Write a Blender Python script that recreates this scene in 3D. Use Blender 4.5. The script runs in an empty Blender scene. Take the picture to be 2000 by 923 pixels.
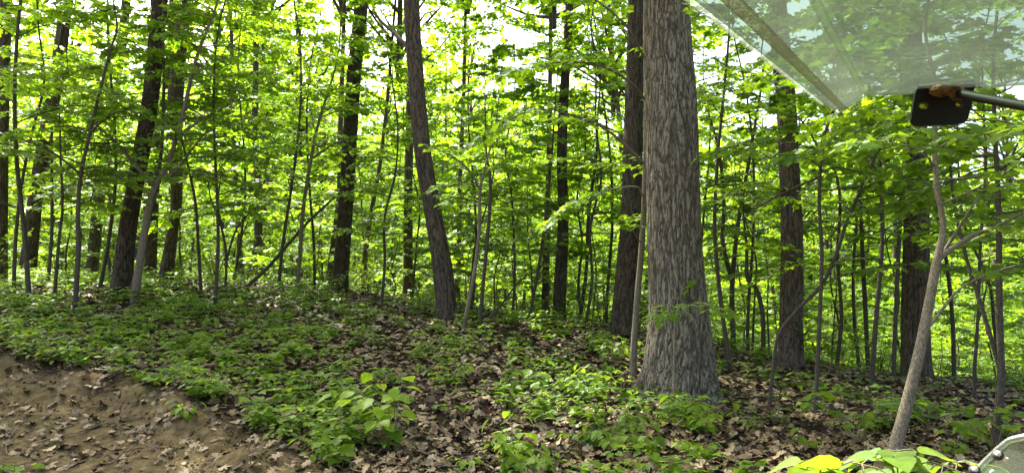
import bpy, bmesh, math, random
import numpy as np
from mathutils import Vector, Matrix, noise as mnoise

# ------------------------------------------------------------------ camera, sky, sun, exposure
scn = bpy.context.scene
COL = scn.collection
EYE = 1.75
PITCH = math.radians(4.5)
FPX = 1428.0                       # focal length in photograph pixels (2000 wide)
cam_d = bpy.data.cameras.new('camera')
cam = bpy.data.objects.new('camera', cam_d)
COL.objects.link(cam)
cam.location = (0, 0, EYE)
cam.rotation_euler = (math.pi / 2 + PITCH, 0, 0)
cam_d.sensor_width = 36.0
cam_d.lens = FPX / 2000.0 * 36.0
cam_d.clip_start = 0.02
cam_d.clip_end = 2000
scn.camera = cam

SUN_EL = math.radians(56)
SUN_AZ = math.radians(-38)          # measured from +Y towards +X: ahead and to the left
wd = bpy.data.worlds.new('World')
scn.world = wd
wd.use_nodes = True
wn = wd.node_tree
bgn = wn.nodes['Background']
sky = wn.nodes.new('ShaderNodeTexSky')
sky.sky_type = 'NISHITA'
sky.sun_disc = False
sky.sun_elevation = SUN_EL
sky.sun_rotation = SUN_AZ
sky.dust_density = 6.0
sky.air_density = 0.8
sky.ozone_density = 0.4
wn.links.new(sky.outputs[0], bgn.inputs[0])
bgn.inputs[1].default_value = 0.15
sl = bpy.data.lights.new('sun', 'SUN')
sl.energy = 5.0
sl.angle = math.radians(0.6)
sl.color = (1.0, 0.95, 0.86)
so = bpy.data.objects.new('sun', sl)
COL.objects.link(so)
sdir = Vector((math.sin(SUN_AZ) * math.cos(SUN_EL), math.cos(SUN_AZ) * math.cos(SUN_EL), math.sin(SUN_EL)))
so.rotation_euler = (-sdir).to_track_quat('-Z', 'Y').to_euler()
so.location = (-8, 12, 40)
scn.view_settings.view_transform = 'Standard'
scn.view_settings.look = 'None'
scn.view_settings.gamma = 1.0
scn.view_settings.exposure = 2.35
scn.render.engine = 'CYCLES'
cy = scn.cycles
cy.max_bounces = 9
cy.diffuse_bounces = 4
cy.glossy_bounces = 2
cy.transmission_bounces = 6
cy.transparent_max_bounces = 12
cy.caustics_reflective = False
cy.caustics_refractive = False
cy.sample_clamp_indirect = 6.0
cy.use_denoising = True
scn.render.use_persistent_data = False

R = random.Random(7)
NR = np.random.default_rng(7)

# ------------------------------------------------------------------ pixel -> place
CP, SP = math.cos(PITCH), math.sin(PITCH)
HOR = 461.5 + FPX * math.tan(PITCH)


def P(u, v, D):
    """Point at distance D straight ahead (metres along +Y) seen at pixel u, v."""
    a = (u - 1000.0) / FPX
    b = (461.5 - v) / FPX
    y = CP - SP * b
    return Vector((a * D / y, D, EYE + (SP + CP * b) * D / y))


# ------------------------------------------------------------------ terrain
def tps_fit(pts):
    pts = np.array(pts, float)
    n = len(pts)
    d = np.hypot(pts[:, None, 0] - pts[None, :, 0], pts[:, None, 1] - pts[None, :, 1])
    K = np.where(d > 1e-9, d * d * np.log(d + 1e-12), 0) + np.eye(n) * 0.6
    A = np.zeros((n + 3, n + 3))
    A[:n, :n] = K
    A[:n, n] = A[n, :n] = 1
    A[:n, n + 1] = A[n + 1, :n] = pts[:, 0]
    A[:n, n + 2] = A[n + 2, :n] = pts[:, 1]
    w = np.linalg.solve(A, np.concatenate([pts[:, 2], [0, 0, 0]]))
    return pts, w


def tps_eval(fit, x, y):
    pts, w = fit
    x = np.asarray(x, float)
    y = np.asarray(y, float)
    out = w[-3] + w[-2] * x + w[-1] * y
    for i in range(len(pts)):
        d2 = (x - pts[i, 0]) ** 2 + (y - pts[i, 1]) ** 2
        out = out + w[i] * 0.5 * d2 * np.log(d2 + 1e-12)
    return out


def pz(u, v, D):
    p = P(u, v, D)
    return (p.x, p.y, p.z)


def pe(u, D, dz):
    return ((u - 1000) / FPX * D, D, EYE + dz)


forest = [pz(1325, 770, 10), pz(1216, 645, 14), pz(1091, 632, 17), pz(872, 622, 15), pz(663, 572, 19), pz(236, 577, 15),
          pz(322, 550, 18), pz(55, 548, 20), pz(1543, 722, 13), pz(1788, 735, 13.5),
          pz(0, 700, 9.6), pz(200, 735, 9.0), pz(400, 800, 8.0), pz(480, 870, 7.2), pz(1000, 923, 6.6), pz(1500, 923, 6.5),
          pz(1900, 870, 7.5), pz(1700, 768, 11.5), pz(2050, 765, 12), pe(1000, 3, -1.65), pe(1000, 0, -1.75), pe(2600, 3, -1.7),
          pe(1800, 20, -3.4), pe(1800, 35, -8), pe(1450, 25, -2.8), pe(1100, 28, -1.6), pe(800, 30, -.5), pe(400, 30, .4),
          pe(0, 30, .6), pe(-400, 14, .2), pe(-400, 30, .8), pe(0, 80, .5), pe(1000, 80, -4), pe(2000, 80, -15), pe(2600, 20, -4.5)]
FT = tps_fit(forest)
track = [pe(0, 7, -1.72), pe(450, 6.5, -1.62), pz(400, 862, 7.4), pz(200, 815, 8.2), pz(0, 768, 8.9), (0, 0, 0), (3, 3, .02), (-4, 2, 0), (8, 2, -.1),
         (-14, 11, .9), (-12, 5, .4)]
TT = tps_fit(track)
BANK = np.array([(-60, 32), (-24, 17.0), (-14, 12.4), (-9, 10.3), (-6.3, 9.0), (-4.7, 8.4), (-3.2, 7.5), (-2.4, 6.6), (-1.2, 5.6), (3, 4.3), (8, 3.6), (60, 3)], float)


def bank_sd(x, y):
    """signed distance to the foot of the cut bank, positive on the forest side"""
    x = np.asarray(x, float)
    y = np.asarray(y, float)
    best = np.full(x.shape, 1e9)
    sgn = np.ones(x.shape)
    for i in range(len(BANK) - 1):
        a, b = BANK[i], BANK[i + 1]
        d = b - a
        L2 = d @ d
        t = np.clip(((x - a[0]) * d[0] + (y - a[1]) * d[1]) / L2, 0, 1)
        qx, qy = a[0] + t * d[0], a[1] + t * d[1]
        dd = np.hypot(x - qx, y - qy)
        s = np.sign(d[0] * (y - a[1]) - d[1] * (x - a[0]))
        m = dd < best
        best = np.where(m, dd, best)
        sgn = np.where(m, s, sgn)
    return best * sgn


def wob(x, y):
    return (0.05 * np.sin(1.7 * x + 0.6 * y + .4) * np.sin(1.1 * y - .5 * x) + 0.03 * np.sin(3.9 * x - 2.1 * y) * np.cos(3.1 * y + 1.3 * x)
            + 0.014 * np.sin(9.1 * x + 4.2 * y) * np.cos(8.3 * y - 2.9 * x))


def ground(x, y):
    x = np.asarray(x, float)
    y = np.asarray(y, float)
    # far away the height settles instead of following the spline out to infinity
    xc = 55 * np.tanh(x / 55)
    yc = np.where(y > 0, 90 * np.tanh(y / 90), 20 * np.tanh(y / 20))
    f = tps_eval(FT, xc, yc) + wob(x, y)
    t = tps_eval(TT, np.clip(xc, -14, 9), np.clip(yc, -1, 12)) + 0.4 * wob(x * 1.3, y)
    sd = bank_sd(x, y) + 0.22 * np.sin(2.3 * x) * np.cos(1.9 * y) + 0.08 * np.sin(7.3 * x + y)
    k = np.clip((sd + 0.05) / 0.5, 0, 1)
    k = k * k * (3 - 2 * k)
    return t * (1 - k) + f * k


def gz(x, y):
    return float(ground(np.array([x]), np.array([y]))[0])


def on_ground(u, D):
    x = (u - 1000.0) / FPX * D
    return Vector((x, D, gz(x, D)))


# ------------------------------------------------------------------ materials
def mat_new(name):
    m = bpy.data.materials.new(name)
    m.use_nodes = True
    nt = m.node_tree
    nt.nodes.clear()
    out = nt.nodes.new('ShaderNodeOutputMaterial')
    return m, nt, out


def N(nt, t, **kw):
    n = nt.nodes.new(t)
    for k, v in kw.items():
        setattr(n, k, v)
    return n


def ramp(nt, stops):
    r = N(nt, 'ShaderNodeValToRGB')
    el = r.color_ramp.elements
    while len(el) > 1:
        el.remove(el[-1])
    el[0].position = stops[0][0]
    el[0].color = (*stops[0][1], 1)
    for p, c in stops[1:]:
        e = el.new(p)
        e.color = (*c, 1)
    return r


def leaf_material(name, stops, trans_gain=1.18, tr=0.58, gloss=0.045):
    m, nt, out = mat_new(name)
    at = N(nt, 'ShaderNodeAttribute', attribute_name='tint')
    oi = N(nt, 'ShaderNodeObjectInfo')
    ad = N(nt, 'ShaderNodeMath', operation='MULTIPLY_ADD')
    nt.links.new(oi.outputs['Random'], ad.inputs[0])
    ad.inputs[1].default_value = 0.35
    nt.links.new(at.outputs['Fac'], ad.inputs[2])
    rp = ramp(nt, stops)
    nt.links.new(ad.outputs[0], rp.inputs[0])
    # blotchy variation along each blade
    no = N(nt, 'ShaderNodeTexNoise')
    no.inputs['Scale'].default_value = 22
    no.inputs['Detail'].default_value = 2
    geo = N(nt, 'ShaderNodeNewGeometry')
    nt.links.new(geo.outputs['Position'], no.inputs['Vector'])
    mr = N(nt, 'ShaderNodeMapRange')
    nt.links.new(no.outputs['Fac'], mr.inputs[0])
    mr.inputs[1].default_value = .3
    mr.inputs[2].default_value = .7
    mr.inputs[3].default_value = .78
    mr.inputs[4].default_value = 1.15
    mx = N(nt, 'ShaderNodeVectorMath', operation='SCALE')
    nt.links.new(rp.outputs[0], mx.inputs[0])
    nt.links.new(mr.outputs[0], mx.inputs['Scale'])
    df = N(nt, 'ShaderNodeBsdfDiffuse')
    nt.links.new(mx.outputs[0], df.inputs[0])
    tg = N(nt, 'ShaderNodeVectorMath', operation='MULTIPLY')
    nt.links.new(mx.outputs[0], tg.inputs[0])
    tg.inputs[1].default_value = (2.5 * trans_gain, 2.3 * trans_gain, 1.1 * trans_gain)
    tl = N(nt, 'ShaderNodeBsdfTranslucent')
    nt.links.new(tg.outputs[0], tl.inputs[0])
    mix = N(nt, 'ShaderNodeMixShader')
    mix.inputs[0].default_value = tr
    nt.links.new(df.outputs[0], mix.inputs[1])
    nt.links.new(tl.outputs[0], mix.inputs[2])
    gl = N(nt, 'ShaderNodeBsdfGlossy')
    gl.inputs['Roughness'].default_value = 0.45
    gl.inputs['Color'].default_value = (.9, 1, .9, 1)
    lw = N(nt, 'ShaderNodeFresnel')
    lw.inputs[0].default_value = 1.33
    mg = N(nt, 'ShaderNodeMath', operation='MULTIPLY')
    nt.links.new(lw.outputs[0], mg.inputs[0])
    mg.inputs[1].default_value = gloss * 6
    mg.use_clamp = True
    mix2 = N(nt, 'ShaderNodeMixShader')
    nt.links.new(mg.outputs[0], mix2.inputs[0])
    nt.links.new(mix.outputs[0], mix2.inputs[1])
    nt.links.new(gl.outputs[0], mix2.inputs[2])
    nt.links.new(mix2.outputs[0], out.inputs[0])
    return m


G_DARK, G_MID, G_LIT = (.050, .112, .006), (.090, .172, .006), (.138, .222, .007)
M_LEAF = leaf_material('maple_leaf_green', [(0, G_DARK), (.55, G_MID), (1.2, G_LIT)])
M_CANOPY = leaf_material('canopy_leaf_green', [(0, (.07, .145, .007)), (.6, (.108, .195, .007)), (1.2, (.15, .235, .008))])
M_LOW = leaf_material('seedling_leaf_green', [(0, (.052, .110, .008)), (.6, (.092, .168, .009)), (1.2, (.14, .215, .010))], tr=.5)
M_BRIGHT = leaf_material('young_yellow_green_leaf', [(0, (.11, .20, .014)), (.6, (.15, .24, .016)), (1.2, (.18, .27, .018))], tr=.5)


def litter_material(name):
    m, nt, out = mat_new(name)
    at = N(nt, 'ShaderNodeAttribute', attribute_name='tint')
    oi = N(nt, 'ShaderNodeObjectInfo')
    ad = N(nt, 'ShaderNodeMath', operation='ADD')
    nt.links.new(oi.outputs['Random'], ad.inputs[0])
    nt.links.new(at.outputs['Fac'], ad.inputs[1])
    fr = N(nt, 'ShaderNodeMath', operation='FRACT')
    nt.links.new(ad.outputs[0], fr.inputs[0])
    rp = ramp(nt, [(0, (.034, .020, .007)), (.3, (.085, .054, .020)), (.55, (.15, .102, .042)), (.8, (.215, .158, .075)), (.95, (.28, .225, .125)), (1, (.12, .05, .014))])
    nt.links.new(fr.outputs[0], rp.inputs[0])
    no = N(nt, 'ShaderNodeTexNoise')
    no.inputs['Scale'].default_value = 40
    geo = N(nt, 'ShaderNodeNewGeometry')
    nt.links.new(geo.outputs['Position'], no.inputs['Vector'])
    mr = N(nt, 'ShaderNodeMapRange')
    nt.links.new(no.outputs['Fac'], mr.inputs[0])
    mr.inputs[3].default_value = .6
    mr.inputs[4].default_value = 1.3
    mx = N(nt, 'ShaderNodeVectorMath', operation='SCALE')
    nt.links.new(rp.outputs[0], mx.inputs[0])
    nt.links.new(mr.outputs[0], mx.inputs['Scale'])
    bs = N(nt, 'ShaderNodeBsdfPrincipled')
    nt.links.new(mx.outputs[0], bs.inputs['Base Color'])
    bs.inputs['Roughness'].default_value = .62
    bs.inputs['Specular IOR Level'].default_value = .35
    nt.links.new(bs.outputs[0], out.inputs[0])
    return m


M_LITTER = litter_material('dry_oak_leaf')


def bark_material(name, ridge, furrow, patch, sc=(26, 26, 5.0), bump=.6, dist=.02, furrow_w=.28):
    """furrowed bark: stretched cells, dark between, lichen-pale patches"""
    m, nt, out = mat_new(name)
    tc = N(nt, 'ShaderNodeTexCoord')
    mp = N(nt, 'ShaderNodeMapping')
    mp.inputs['Scale'].default_value = sc
    nz = N(nt, 'ShaderNodeTexNoise')
    nz.inputs['Scale'].default_value = 9
    nz.inputs['Detail'].default_value = 3
    nt.links.new(tc.outputs['Object'], nz.inputs['Vector'])
    wa = N(nt, 'ShaderNodeVectorMath', operation='MULTIPLY_ADD')
    nt.links.new(nz.outputs['Color'], wa.inputs[0])
    wa.inputs[1].default_value = (dist * 3, dist * 3, dist * 4)
    nt.links.new(tc.outputs['Object'], wa.inputs[2])
    nt.links.new(wa.outputs[0], mp.inputs['Vector'])
    # long interlacing furrows: creases of a noise stretched up the trunk, crossed by short cracks
    nf = N(nt, 'ShaderNodeTexNoise')
    nf.inputs['Scale'].default_value = 1.0
    nf.inputs['Detail'].default_value = 2.5
    nf.inputs['Roughness'].default_value = .55
    nt.links.new(mp.outputs[0], nf.inputs['Vector'])
    sb = N(nt, 'ShaderNodeMath', operation='SUBTRACT')
    nt.links.new(nf.outputs['Fac'], sb.inputs[0])
    sb.inputs[1].default_value = .5
    ab = N(nt, 'ShaderNodeMath', operation='ABSOLUTE')
    nt.links.new(sb.outputs[0], ab.inputs[0])
    mp2 = N(nt, 'ShaderNodeMapping')
    mp2.inputs['Scale'].default_value = (sc[0] * .9, sc[1] * .9, sc[2] * 2.6)
    nt.links.new(wa.outputs[0], mp2.inputs['Vector'])
    vo = N(nt, 'ShaderNodeTexVoronoi', feature='DISTANCE_TO_EDGE')
    vo.inputs['Scale'].default_value = 1
    nt.links.new(mp2.outputs[0], vo.inputs['Vector'])
    vs = N(nt, 'ShaderNodeMapRange')
    nt.links.new(vo.outputs['Distance'], vs.inputs[0])
    vs.inputs[2].default_value = .12
    vs.inputs[3].default_value = .62
    n2 = N(nt, 'ShaderNodeTexNoise')
    n2.inputs['Scale'].default_value = 2.2
    n2.inputs['Detail'].default_value = 8
    n2.inputs['Roughness'].default_value = .65
    nt.links.new(mp.outputs[0], n2.inputs['Vector'])
    mu = N(nt, 'ShaderNodeMapRange')
    nt.links.new(ab.outputs[0], mu.inputs[0])
    mu.inputs[1].default_value = 0.0
    mu.inputs[2].default_value = furrow_w * .2
    mv = N(nt, 'ShaderNodeMath', operation='MULTIPLY')
    fa = N(nt, 'ShaderNodeAttribute', attribute_name='furrow')
    fi = N(nt, 'ShaderNodeMath', operation='MULTIPLY_ADD')
    nt.links.new(fa.outputs['Fac'], fi.inputs[0])
    fi.inputs[1].default_value = -.85
    fi.inputs[2].default_value = 1.0
    fm = N(nt, 'ShaderNodeMath', operation='MULTIPLY')
    nt.links.new(mu.outputs[0], fm.inputs[0])
    nt.links.new(fi.outputs[0], fm.inputs[1])
    nt.links.new(fm.outputs[0], mv.inputs[0])
    nt.links.new(vs.outputs[0], mv.inputs[1])
    add = N(nt, 'ShaderNodeMath', operation='MULTIPLY_ADD')
    nt.links.new(n2.outputs['Fac'], add.inputs[0])
    add.inputs[1].default_value = .5
    nt.links.new(mv.outputs[0], add.inputs[2])
    rp = ramp(nt, [(.2, furrow), (.62, tuple(.5 * a + .5 * b for a, b in zip(ridge, furrow))), (1.0, ridge)])
    dv = N(nt, 'ShaderNodeMath', operation='MULTIPLY')
    nt.links.new(add.outputs[0], dv.inputs[0])
    dv.inputs[1].default_value = .8
    nt.links.new(dv.outputs[0], rp.inputs[0])
    n3 = N(nt, 'ShaderNodeTexNoise')
    n3.inputs['Scale'].default_value = 3.5
    n3.inputs['Detail'].default_value = 5
    nt.links.new(tc.outputs['Object'], n3.inputs['Vector'])
    mr = N(nt, 'ShaderNodeMapRange')
    nt.links.new(n3.outputs['Fac'], mr.inputs[0])
    mr.inputs[1].default_value = .52
    mr.inputs[2].default_value = .72
    mr.inputs[4].default_value = .55
    mix = N(nt, 'ShaderNodeMix', data_type='RGBA', blend_type='MULTIPLY')
    nt.links.new(mr.outputs[0], mix.inputs['Factor'])
    nt.links.new(rp.outputs[0], mix.inputs['A'])
    mix.inputs['B'].default_value = (*patch, 1)
    bs = N(nt, 'ShaderNodeBsdfPrincipled')
    nt.links.new(mix.outputs['Result'], bs.inputs['Base Color'])
    bs.inputs['Roughness'].default_value = .9
    bs.inputs['Specular IOR Level'].default_value = .15
    bp = N(nt, 'ShaderNodeBump')
    bp.inputs['Strength'].default_value = bump
    bp.inputs['Distance'].default_value = dist
    nt.links.new(add.outputs[0], bp.inputs['Height'])
    nt.links.new(bp.outputs[0], bs.inputs['Normal'])
    nt.links.new(bs.outputs[0], out.inputs[0])
    return m


M_OAK = bark_material('grey_furrowed_oak_bark', (.225, .195, .135), (.045, .038, .026), (.80, .82, .66), sc=(24, 24, 3.6), bump=.9, dist=.014)
M_BARK = bark_material('dark_brown_bark', (.092, .073, .048), (.016, .0125, .008), (.8, .85, .65), sc=(24, 24, 4), bump=.9, dist=.012)
M_BARK2 = bark_material('plated_brown_bark', (.135, .106, .074), (.024, .019, .013), (1.0, .9, .75), sc=(26, 26, 6), bump=.9, dist=.012)
M_FARBARK = bark_material('far_grey_brown_bark', (.10, .083, .06), (.028, .022, .016), (.8, .9, .7), sc=(16, 16, 4), bump=.5, dist=.02)
M_PALE = bark_material('smooth_pale_grey_bark', (.225, .195, .13), (.085, .072, .046), (.72, .8, .55), sc=(60, 60, 22), bump=.25, dist=.004, furrow_w=.5)
M_STEM = bark_material('dark_twig_bark', (.105, .088, .065), (.035, .03, .022), (.8, .9, .6), sc=(60, 60, 20), bump=.3, dist=.004, furrow_w=.5)
M_GSTEM, _nt, _o = mat_new('green_brown_stalk')
_b = N(_nt, 'ShaderNodeBsdfPrincipled')
_n = N(_nt, 'ShaderNodeTexNoise')
_n.inputs['Scale'].default_value = 30
_r = ramp(_nt, [(.35, (.10, .075, .04)), (.65, (.13, .15, .05))])
_nt.links.new(_n.outputs['Fac'], _r.inputs[0])
_nt.links.new(_r.outputs[0], _b.inputs['Base Color'])
_b.inputs['Roughness'].default_value = .7
_nt.links.new(_b.outputs[0], _o.inputs[0])


def ground_material():
    m, nt, out = mat_new('forest_soil')
    tc = N(nt, 'ShaderNodeTexCoord')
    at = N(nt, 'ShaderNodeAttribute', attribute_name='track')
    n1 = N(nt, 'ShaderNodeTexNoise')
    n1.inputs['Scale'].default_value = 9
    n1.inputs['Detail'].default_value = 9
    n1.inputs['Roughness'].default_value = .78
    nt.links.new(tc.outputs['Object'], n1.inputs['Vector'])
    n2 = N(nt, 'ShaderNodeTexNoise')
    n2.inputs['Scale'].default_value = 1.6
    n2.inputs['Detail'].default_value = 6
    nt.links.new(tc.outputs['Object'], n2.inputs['Vector'])
    vo = N(nt, 'ShaderNodeTexVoronoi')
    vo.inputs['Scale'].default_value = 14
    nt.links.new(tc.outputs['Object'], vo.inputs['Vector'])
    # leaf mould under the trees
    r1 = ramp(nt, [(.3, (.020, .013, .007)), (.5, (.05, .034, .019)), (.7, (.10, .07, .042))])
    nt.links.new(n1.outputs['Fac'], r1.inputs[0])
    hv = N(nt, 'ShaderNodeMix', data_type='RGBA', blend_type='MULTIPLY')
    hv.inputs['Factor'].default_value = .6
    nt.links.new(r1.outputs[0], hv.inputs['A'])
    nt.links.new(vo.outputs['Color'], hv.inputs['B'])
    # packed clay of the track, with mossy patches
    r2 = ramp(nt, [(.32, (.034, .024, .010)), (.46, (.10, .074, .031)), (.55, (.15, .112, .05)), (.68, (.22, .168, .08))])
    nt.links.new(n1.outputs['Fac'], r2.inputs[0])
    mr = N(nt, 'ShaderNodeMapRange')
    nt.links.new(n2.outputs['Fac'], mr.inputs[0])
    mr.inputs[1].default_value = .5
    mr.inputs[2].default_value = .66
    mr.inputs[4].default_value = .6
    mo = N(nt, 'ShaderNodeMix', data_type='RGBA')
    nt.links.new(mr.outputs[0], mo.inputs['Factor'])
    nt.links.new(r2.outputs[0], mo.inputs['A'])
    mo.inputs['B'].default_value = (.055, .055, .018, 1)
    fin = N(nt, 'ShaderNodeMix', data_type='RGBA')
    nt.links.new(at.outputs['Fac'], fin.inputs['Factor'])
    nt.links.new(hv.outputs['Result'], fin.inputs['A'])
    nt.links.new(mo.outputs['Result'], fin.inputs['B'])
    bs = N(nt, 'ShaderNodeBsdfPrincipled')
    nt.links.new(fin.outputs['Result'], bs.inputs['Base Color'])
    bs.inputs['Roughness'].default_value = .95
    bs.inputs['Specular IOR Level'].default_value = .1
    bp = N(nt, 'ShaderNodeBump')
    bp.inputs['Strength'].default_value = 1.0
    bp.inputs['Distance'].default_value = .06
    nt.links.new(n1.outputs['Fac'], bp.inputs['Height'])
    nt.links.new(bp.outputs[0], bs.inputs['Normal'])
    nt.links.new(bs.outputs[0], out.inputs[0])
    return m


M_SOIL = ground_material()


# ------------------------------------------------------------------ mesh building
class Geo:
    def __init__(self):
        self.V, self.F, self.M, self.T, self.n = [], [], [], [], 0

    def add(self, v, f, mat=0, tint=None):
        v = np.asarray(v, float).reshape(-1, 3)
        f = np.asarray(f, np.int64)
        self.V.append(v)
        self.F.append(f + self.n)
        self.M.append(np.full(len(f), mat))
        self.T.append(np.full(len(v), .5) if tint is None else tint)
        self.n += len(v)

    def tube(self, pts, rad, sides=5, mat=0, cap=True, jitter=0):
        pts = np.asarray(pts, float)
        rad = np.asarray(rad, float)
        t = np.gradient(pts, axis=0)
        t /= np.linalg.norm(t, axis=1)[:, None] + 1e-9
        ref = np.array([1., 0, 0]) if abs(t[0, 0]) < .8 else np.array([0, 0, 1.])
        a = np.cross(t, ref)
        a /= np.linalg.norm(a, axis=1)[:, None] + 1e-9
        b = np.cross(t, a)
        th = np.arange(sides) / sides * 2 * np.pi
        rr = rad[:, None] * (1 + (jitter * NR.standard_normal((len(pts), sides)) if jitter else 0))
        v = pts[:, None, :] + rr[..., None] * (np.cos(th)[None, :, None] * a[:, None, :] + np.sin(th)[None, :, None] * b[:, None, :])
        n = len(pts)
        i = np.arange(n - 1)[:, None] * sides
        j = np.arange(sides)[None, :]
        k = (np.arange(sides) + 1)[None, :] % sides
        f = np.stack([i + j, i + k, i + sides + k, i + sides + j], -1).reshape(-1, 4)
        self.add(v, f, mat)
        if cap:
            base = self.n - sides
            self.V.append(pts[-1:] + t[-1:] * rad[-1])
            self.T.append(np.full(1, .5))
            self.F.append(np.stack([base + np.arange(sides), base + (np.arange(sides) + 1) % sides, np.full(sides, self.n)], -1))
            self.M.append(np.full(sides, mat))
            self.n += 1

    def leaves(self, tmpl, pos, dirs, nrm, size, tint, mat=0):
        tv, tf = tmpl
        pos = np.asarray(pos, float)
        if len(pos) == 0:
            return
        d, n, b = frame(dirs, nrm)
        s = np.asarray(size, float)[:, None, None]
        v = pos[:, None, :] + s * (tv[None, :, 0:1] * b[:, None, :] + tv[None, :, 1:2] * d[:, None, :] + tv[None, :, 2:3] * n[:, None, :])
        k = len(tv)
        f = (tf[None] + (np.arange(len(pos)) * k)[:, None, None]).reshape(-1, tf.shape[1])
        self.add(v.reshape(-1, 3), f, mat, np.repeat(np.asarray(tint, float), k))

    def mesh(self, name, mats, smooth=False):
        me = bpy.data.meshes.new(name)
        V = np.concatenate(self.V)
        me.vertices.add(len(V))
        me.vertices.foreach_set('co', V.astype(np.float32).ravel())
        tot = np.concatenate([np.full(len(f), f.shape[1]) for f in self.F])
        loops = np.concatenate([f.ravel() for f in self.F])
        me.loops.add(len(loops))
        me.loops.foreach_set('vertex_index', loops.astype(np.int32))
        me.polygons.add(len(tot))
        st = np.concatenate([[0], np.cumsum(tot)[:-1]])
        me.polygons.foreach_set('loop_start', st.astype(np.int32))
        me.polygons.foreach_set('loop_total', tot.astype(np.int32))
        me.polygons.foreach_set('material_index', np.concatenate(self.M).astype(np.int32))
        for m in mats:
            me.materials.append(m)
        a = me.attributes.new('tint', 'FLOAT', 'POINT')
        a.data.foreach_set('value', np.concatenate(self.T).astype(np.float32))
        me.update(calc_edges=True)
        if smooth:
            me.polygons.foreach_set('use_smooth', np.ones(len(tot), bool))
        return me


def frame(dirs, nrm):
    d = np.asarray(dirs, float)
    d = d / (np.linalg.norm(d, axis=1)[:, None] + 1e-9)
    n = np.asarray(nrm, float)
    n = n - (n * d).sum(1)[:, None] * d
    n = n / (np.linalg.norm(n, axis=1)[:, None] + 1e-9)
    return d, n, np.cross(d, n)


def link(name, data, parent=None, loc=(0, 0, 0), label=None, cat=None, group=None, kind=None):
    o = bpy.data.objects.new(name, data)
    COL.objects.link(o)
    o.location = loc
    if parent is not None:
        o.parent = parent
    if label:
        o['label'] = label
    if cat:
        o['category'] = cat
    if group:
        o['group'] = group
    if kind:
        o['kind'] = kind
    return o


# leaf outlines: x across, y along from the stalk, z up
def fan(outline, fold=.12, droop=.12, centre=(0, .45)):
    o = np.array(outline, float)
    o = np.concatenate([[centre], o])
    z = fold * np.abs(o[:, 0]) - droop * o[:, 1] ** 2
    v = np.column_stack([o, z])
    n = len(outline)
    f = np.array([(0, 1 + i, 1 + (i + 1) % n) for i in range(n)])
    return v, f


def sym(half):
    """half outline from base to tip on +x side, mirrored"""
    return [(x, y) for x, y in half] + [(-x, y) for x, y in half[::-1] if abs(x) > 1e-6]


MAPLE = fan(sym([(0, 0), (.30, -.02), (.34, .16), (.62, .42), (.36, .50), (.40, .72), (.18, .68), (0, 1.0)]), .10, .16, (0, .36))
MAPLE_MID = fan([(0, 0), (.42, .05), (.55, .5), (.22, .55), (0, 1), (-.22, .55), (-.55, .5), (-.42, .05)], .12, .15, (0, .35))
OVATE = fan(sym([(0, 0), (.24, .22), (.30, .48), (.18, .78), (0, 1.05)]), .22, .18, (0, .45))
DIAMOND = (np.array([(0, 0, 0), (.42, .48, .05), (0, 1, -.12), (-.42, .48, .05)]), np.array([(0, 1, 2), (0, 2, 3)]))
# serrated leaf for hand-sized foreground leaves, and dry oak leaf
_ser = [(0, 0)] + [(.40 * math.sin(math.pi * (t ** .8)) * (1 + (.07 if i % 2 else -.05)) + .01, t) for i, t in enumerate(np.linspace(.08, .95, 11))] + [(0, 1.05)]
SERR = fan(sym(_ser), .16, .20, (0, .5))
BROAD = fan(sym([(0, 0), (.20, .03), (.36, .20), (.40, .40), (.33, .62), (.18, .84), (0, 1.06)]), .20, .22, (0, .42))
LOBED5 = fan(sym([(0, 0), (.22, -.03), (.40, -.02), (.36, .12), (.52, .22), (.68, .44), (.50, .44), (.34, .48), (.36, .60), (.44, .76), (.28, .72), (.16, .74), (.10, .88), (0, 1.04)]), .10, .16, (0, .33))
_oak = [(0, 0), (.05, .06), (.17, .13), (.10, .22), (.30, .34), (.28, .42), (.12, .46), (.36, .60), (.36, .70), (.16, .70), (.24, .84), (.14, .95), (0, 1)]


def oak_leaf(seed):
    r = np.random.default_rng(seed)
    v, f = fan(sym(_oak), 0, 0, (0, .5))
    v = v.copy()
    ph, a, b = r.uniform(0, 6), r.uniform(.10, .26), r.uniform(-.3, .3)
    v[:, 2] = a * np.sin(3.0 * v[:, 1] + ph) + r.uniform(.2, .9) * v[:, 0] ** 2 * r.choice([-1, 1, 1]) + b * v[:, 0]
    v[:, 2] += r.normal(0, .03, len(v))
    v[:, 1] -= .5
    return v, f


OAKS = [oak_leaf(i) for i in range(6)]
OAK_LOW = []
for i in range(3):
    vv, ff = fan([(0, -.5), (.22, -.3), (.12, -.08), (.36, .18), (.2, .3), (0, .5), (-.2, .3), (-.36, .15), (-.12, -.05), (-.24, -.28)], 0, 0, (0, 0))
    vv = vv.copy()
    vv[:, 2] = np.array([.16, .10, -.12][i]) * np.sin(3.2 * vv[:, 1] + i * 2) + [.7, -.5, .4][i] * vv[:, 0] ** 2
    OAK_LOW.append((vv, ff))


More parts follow.
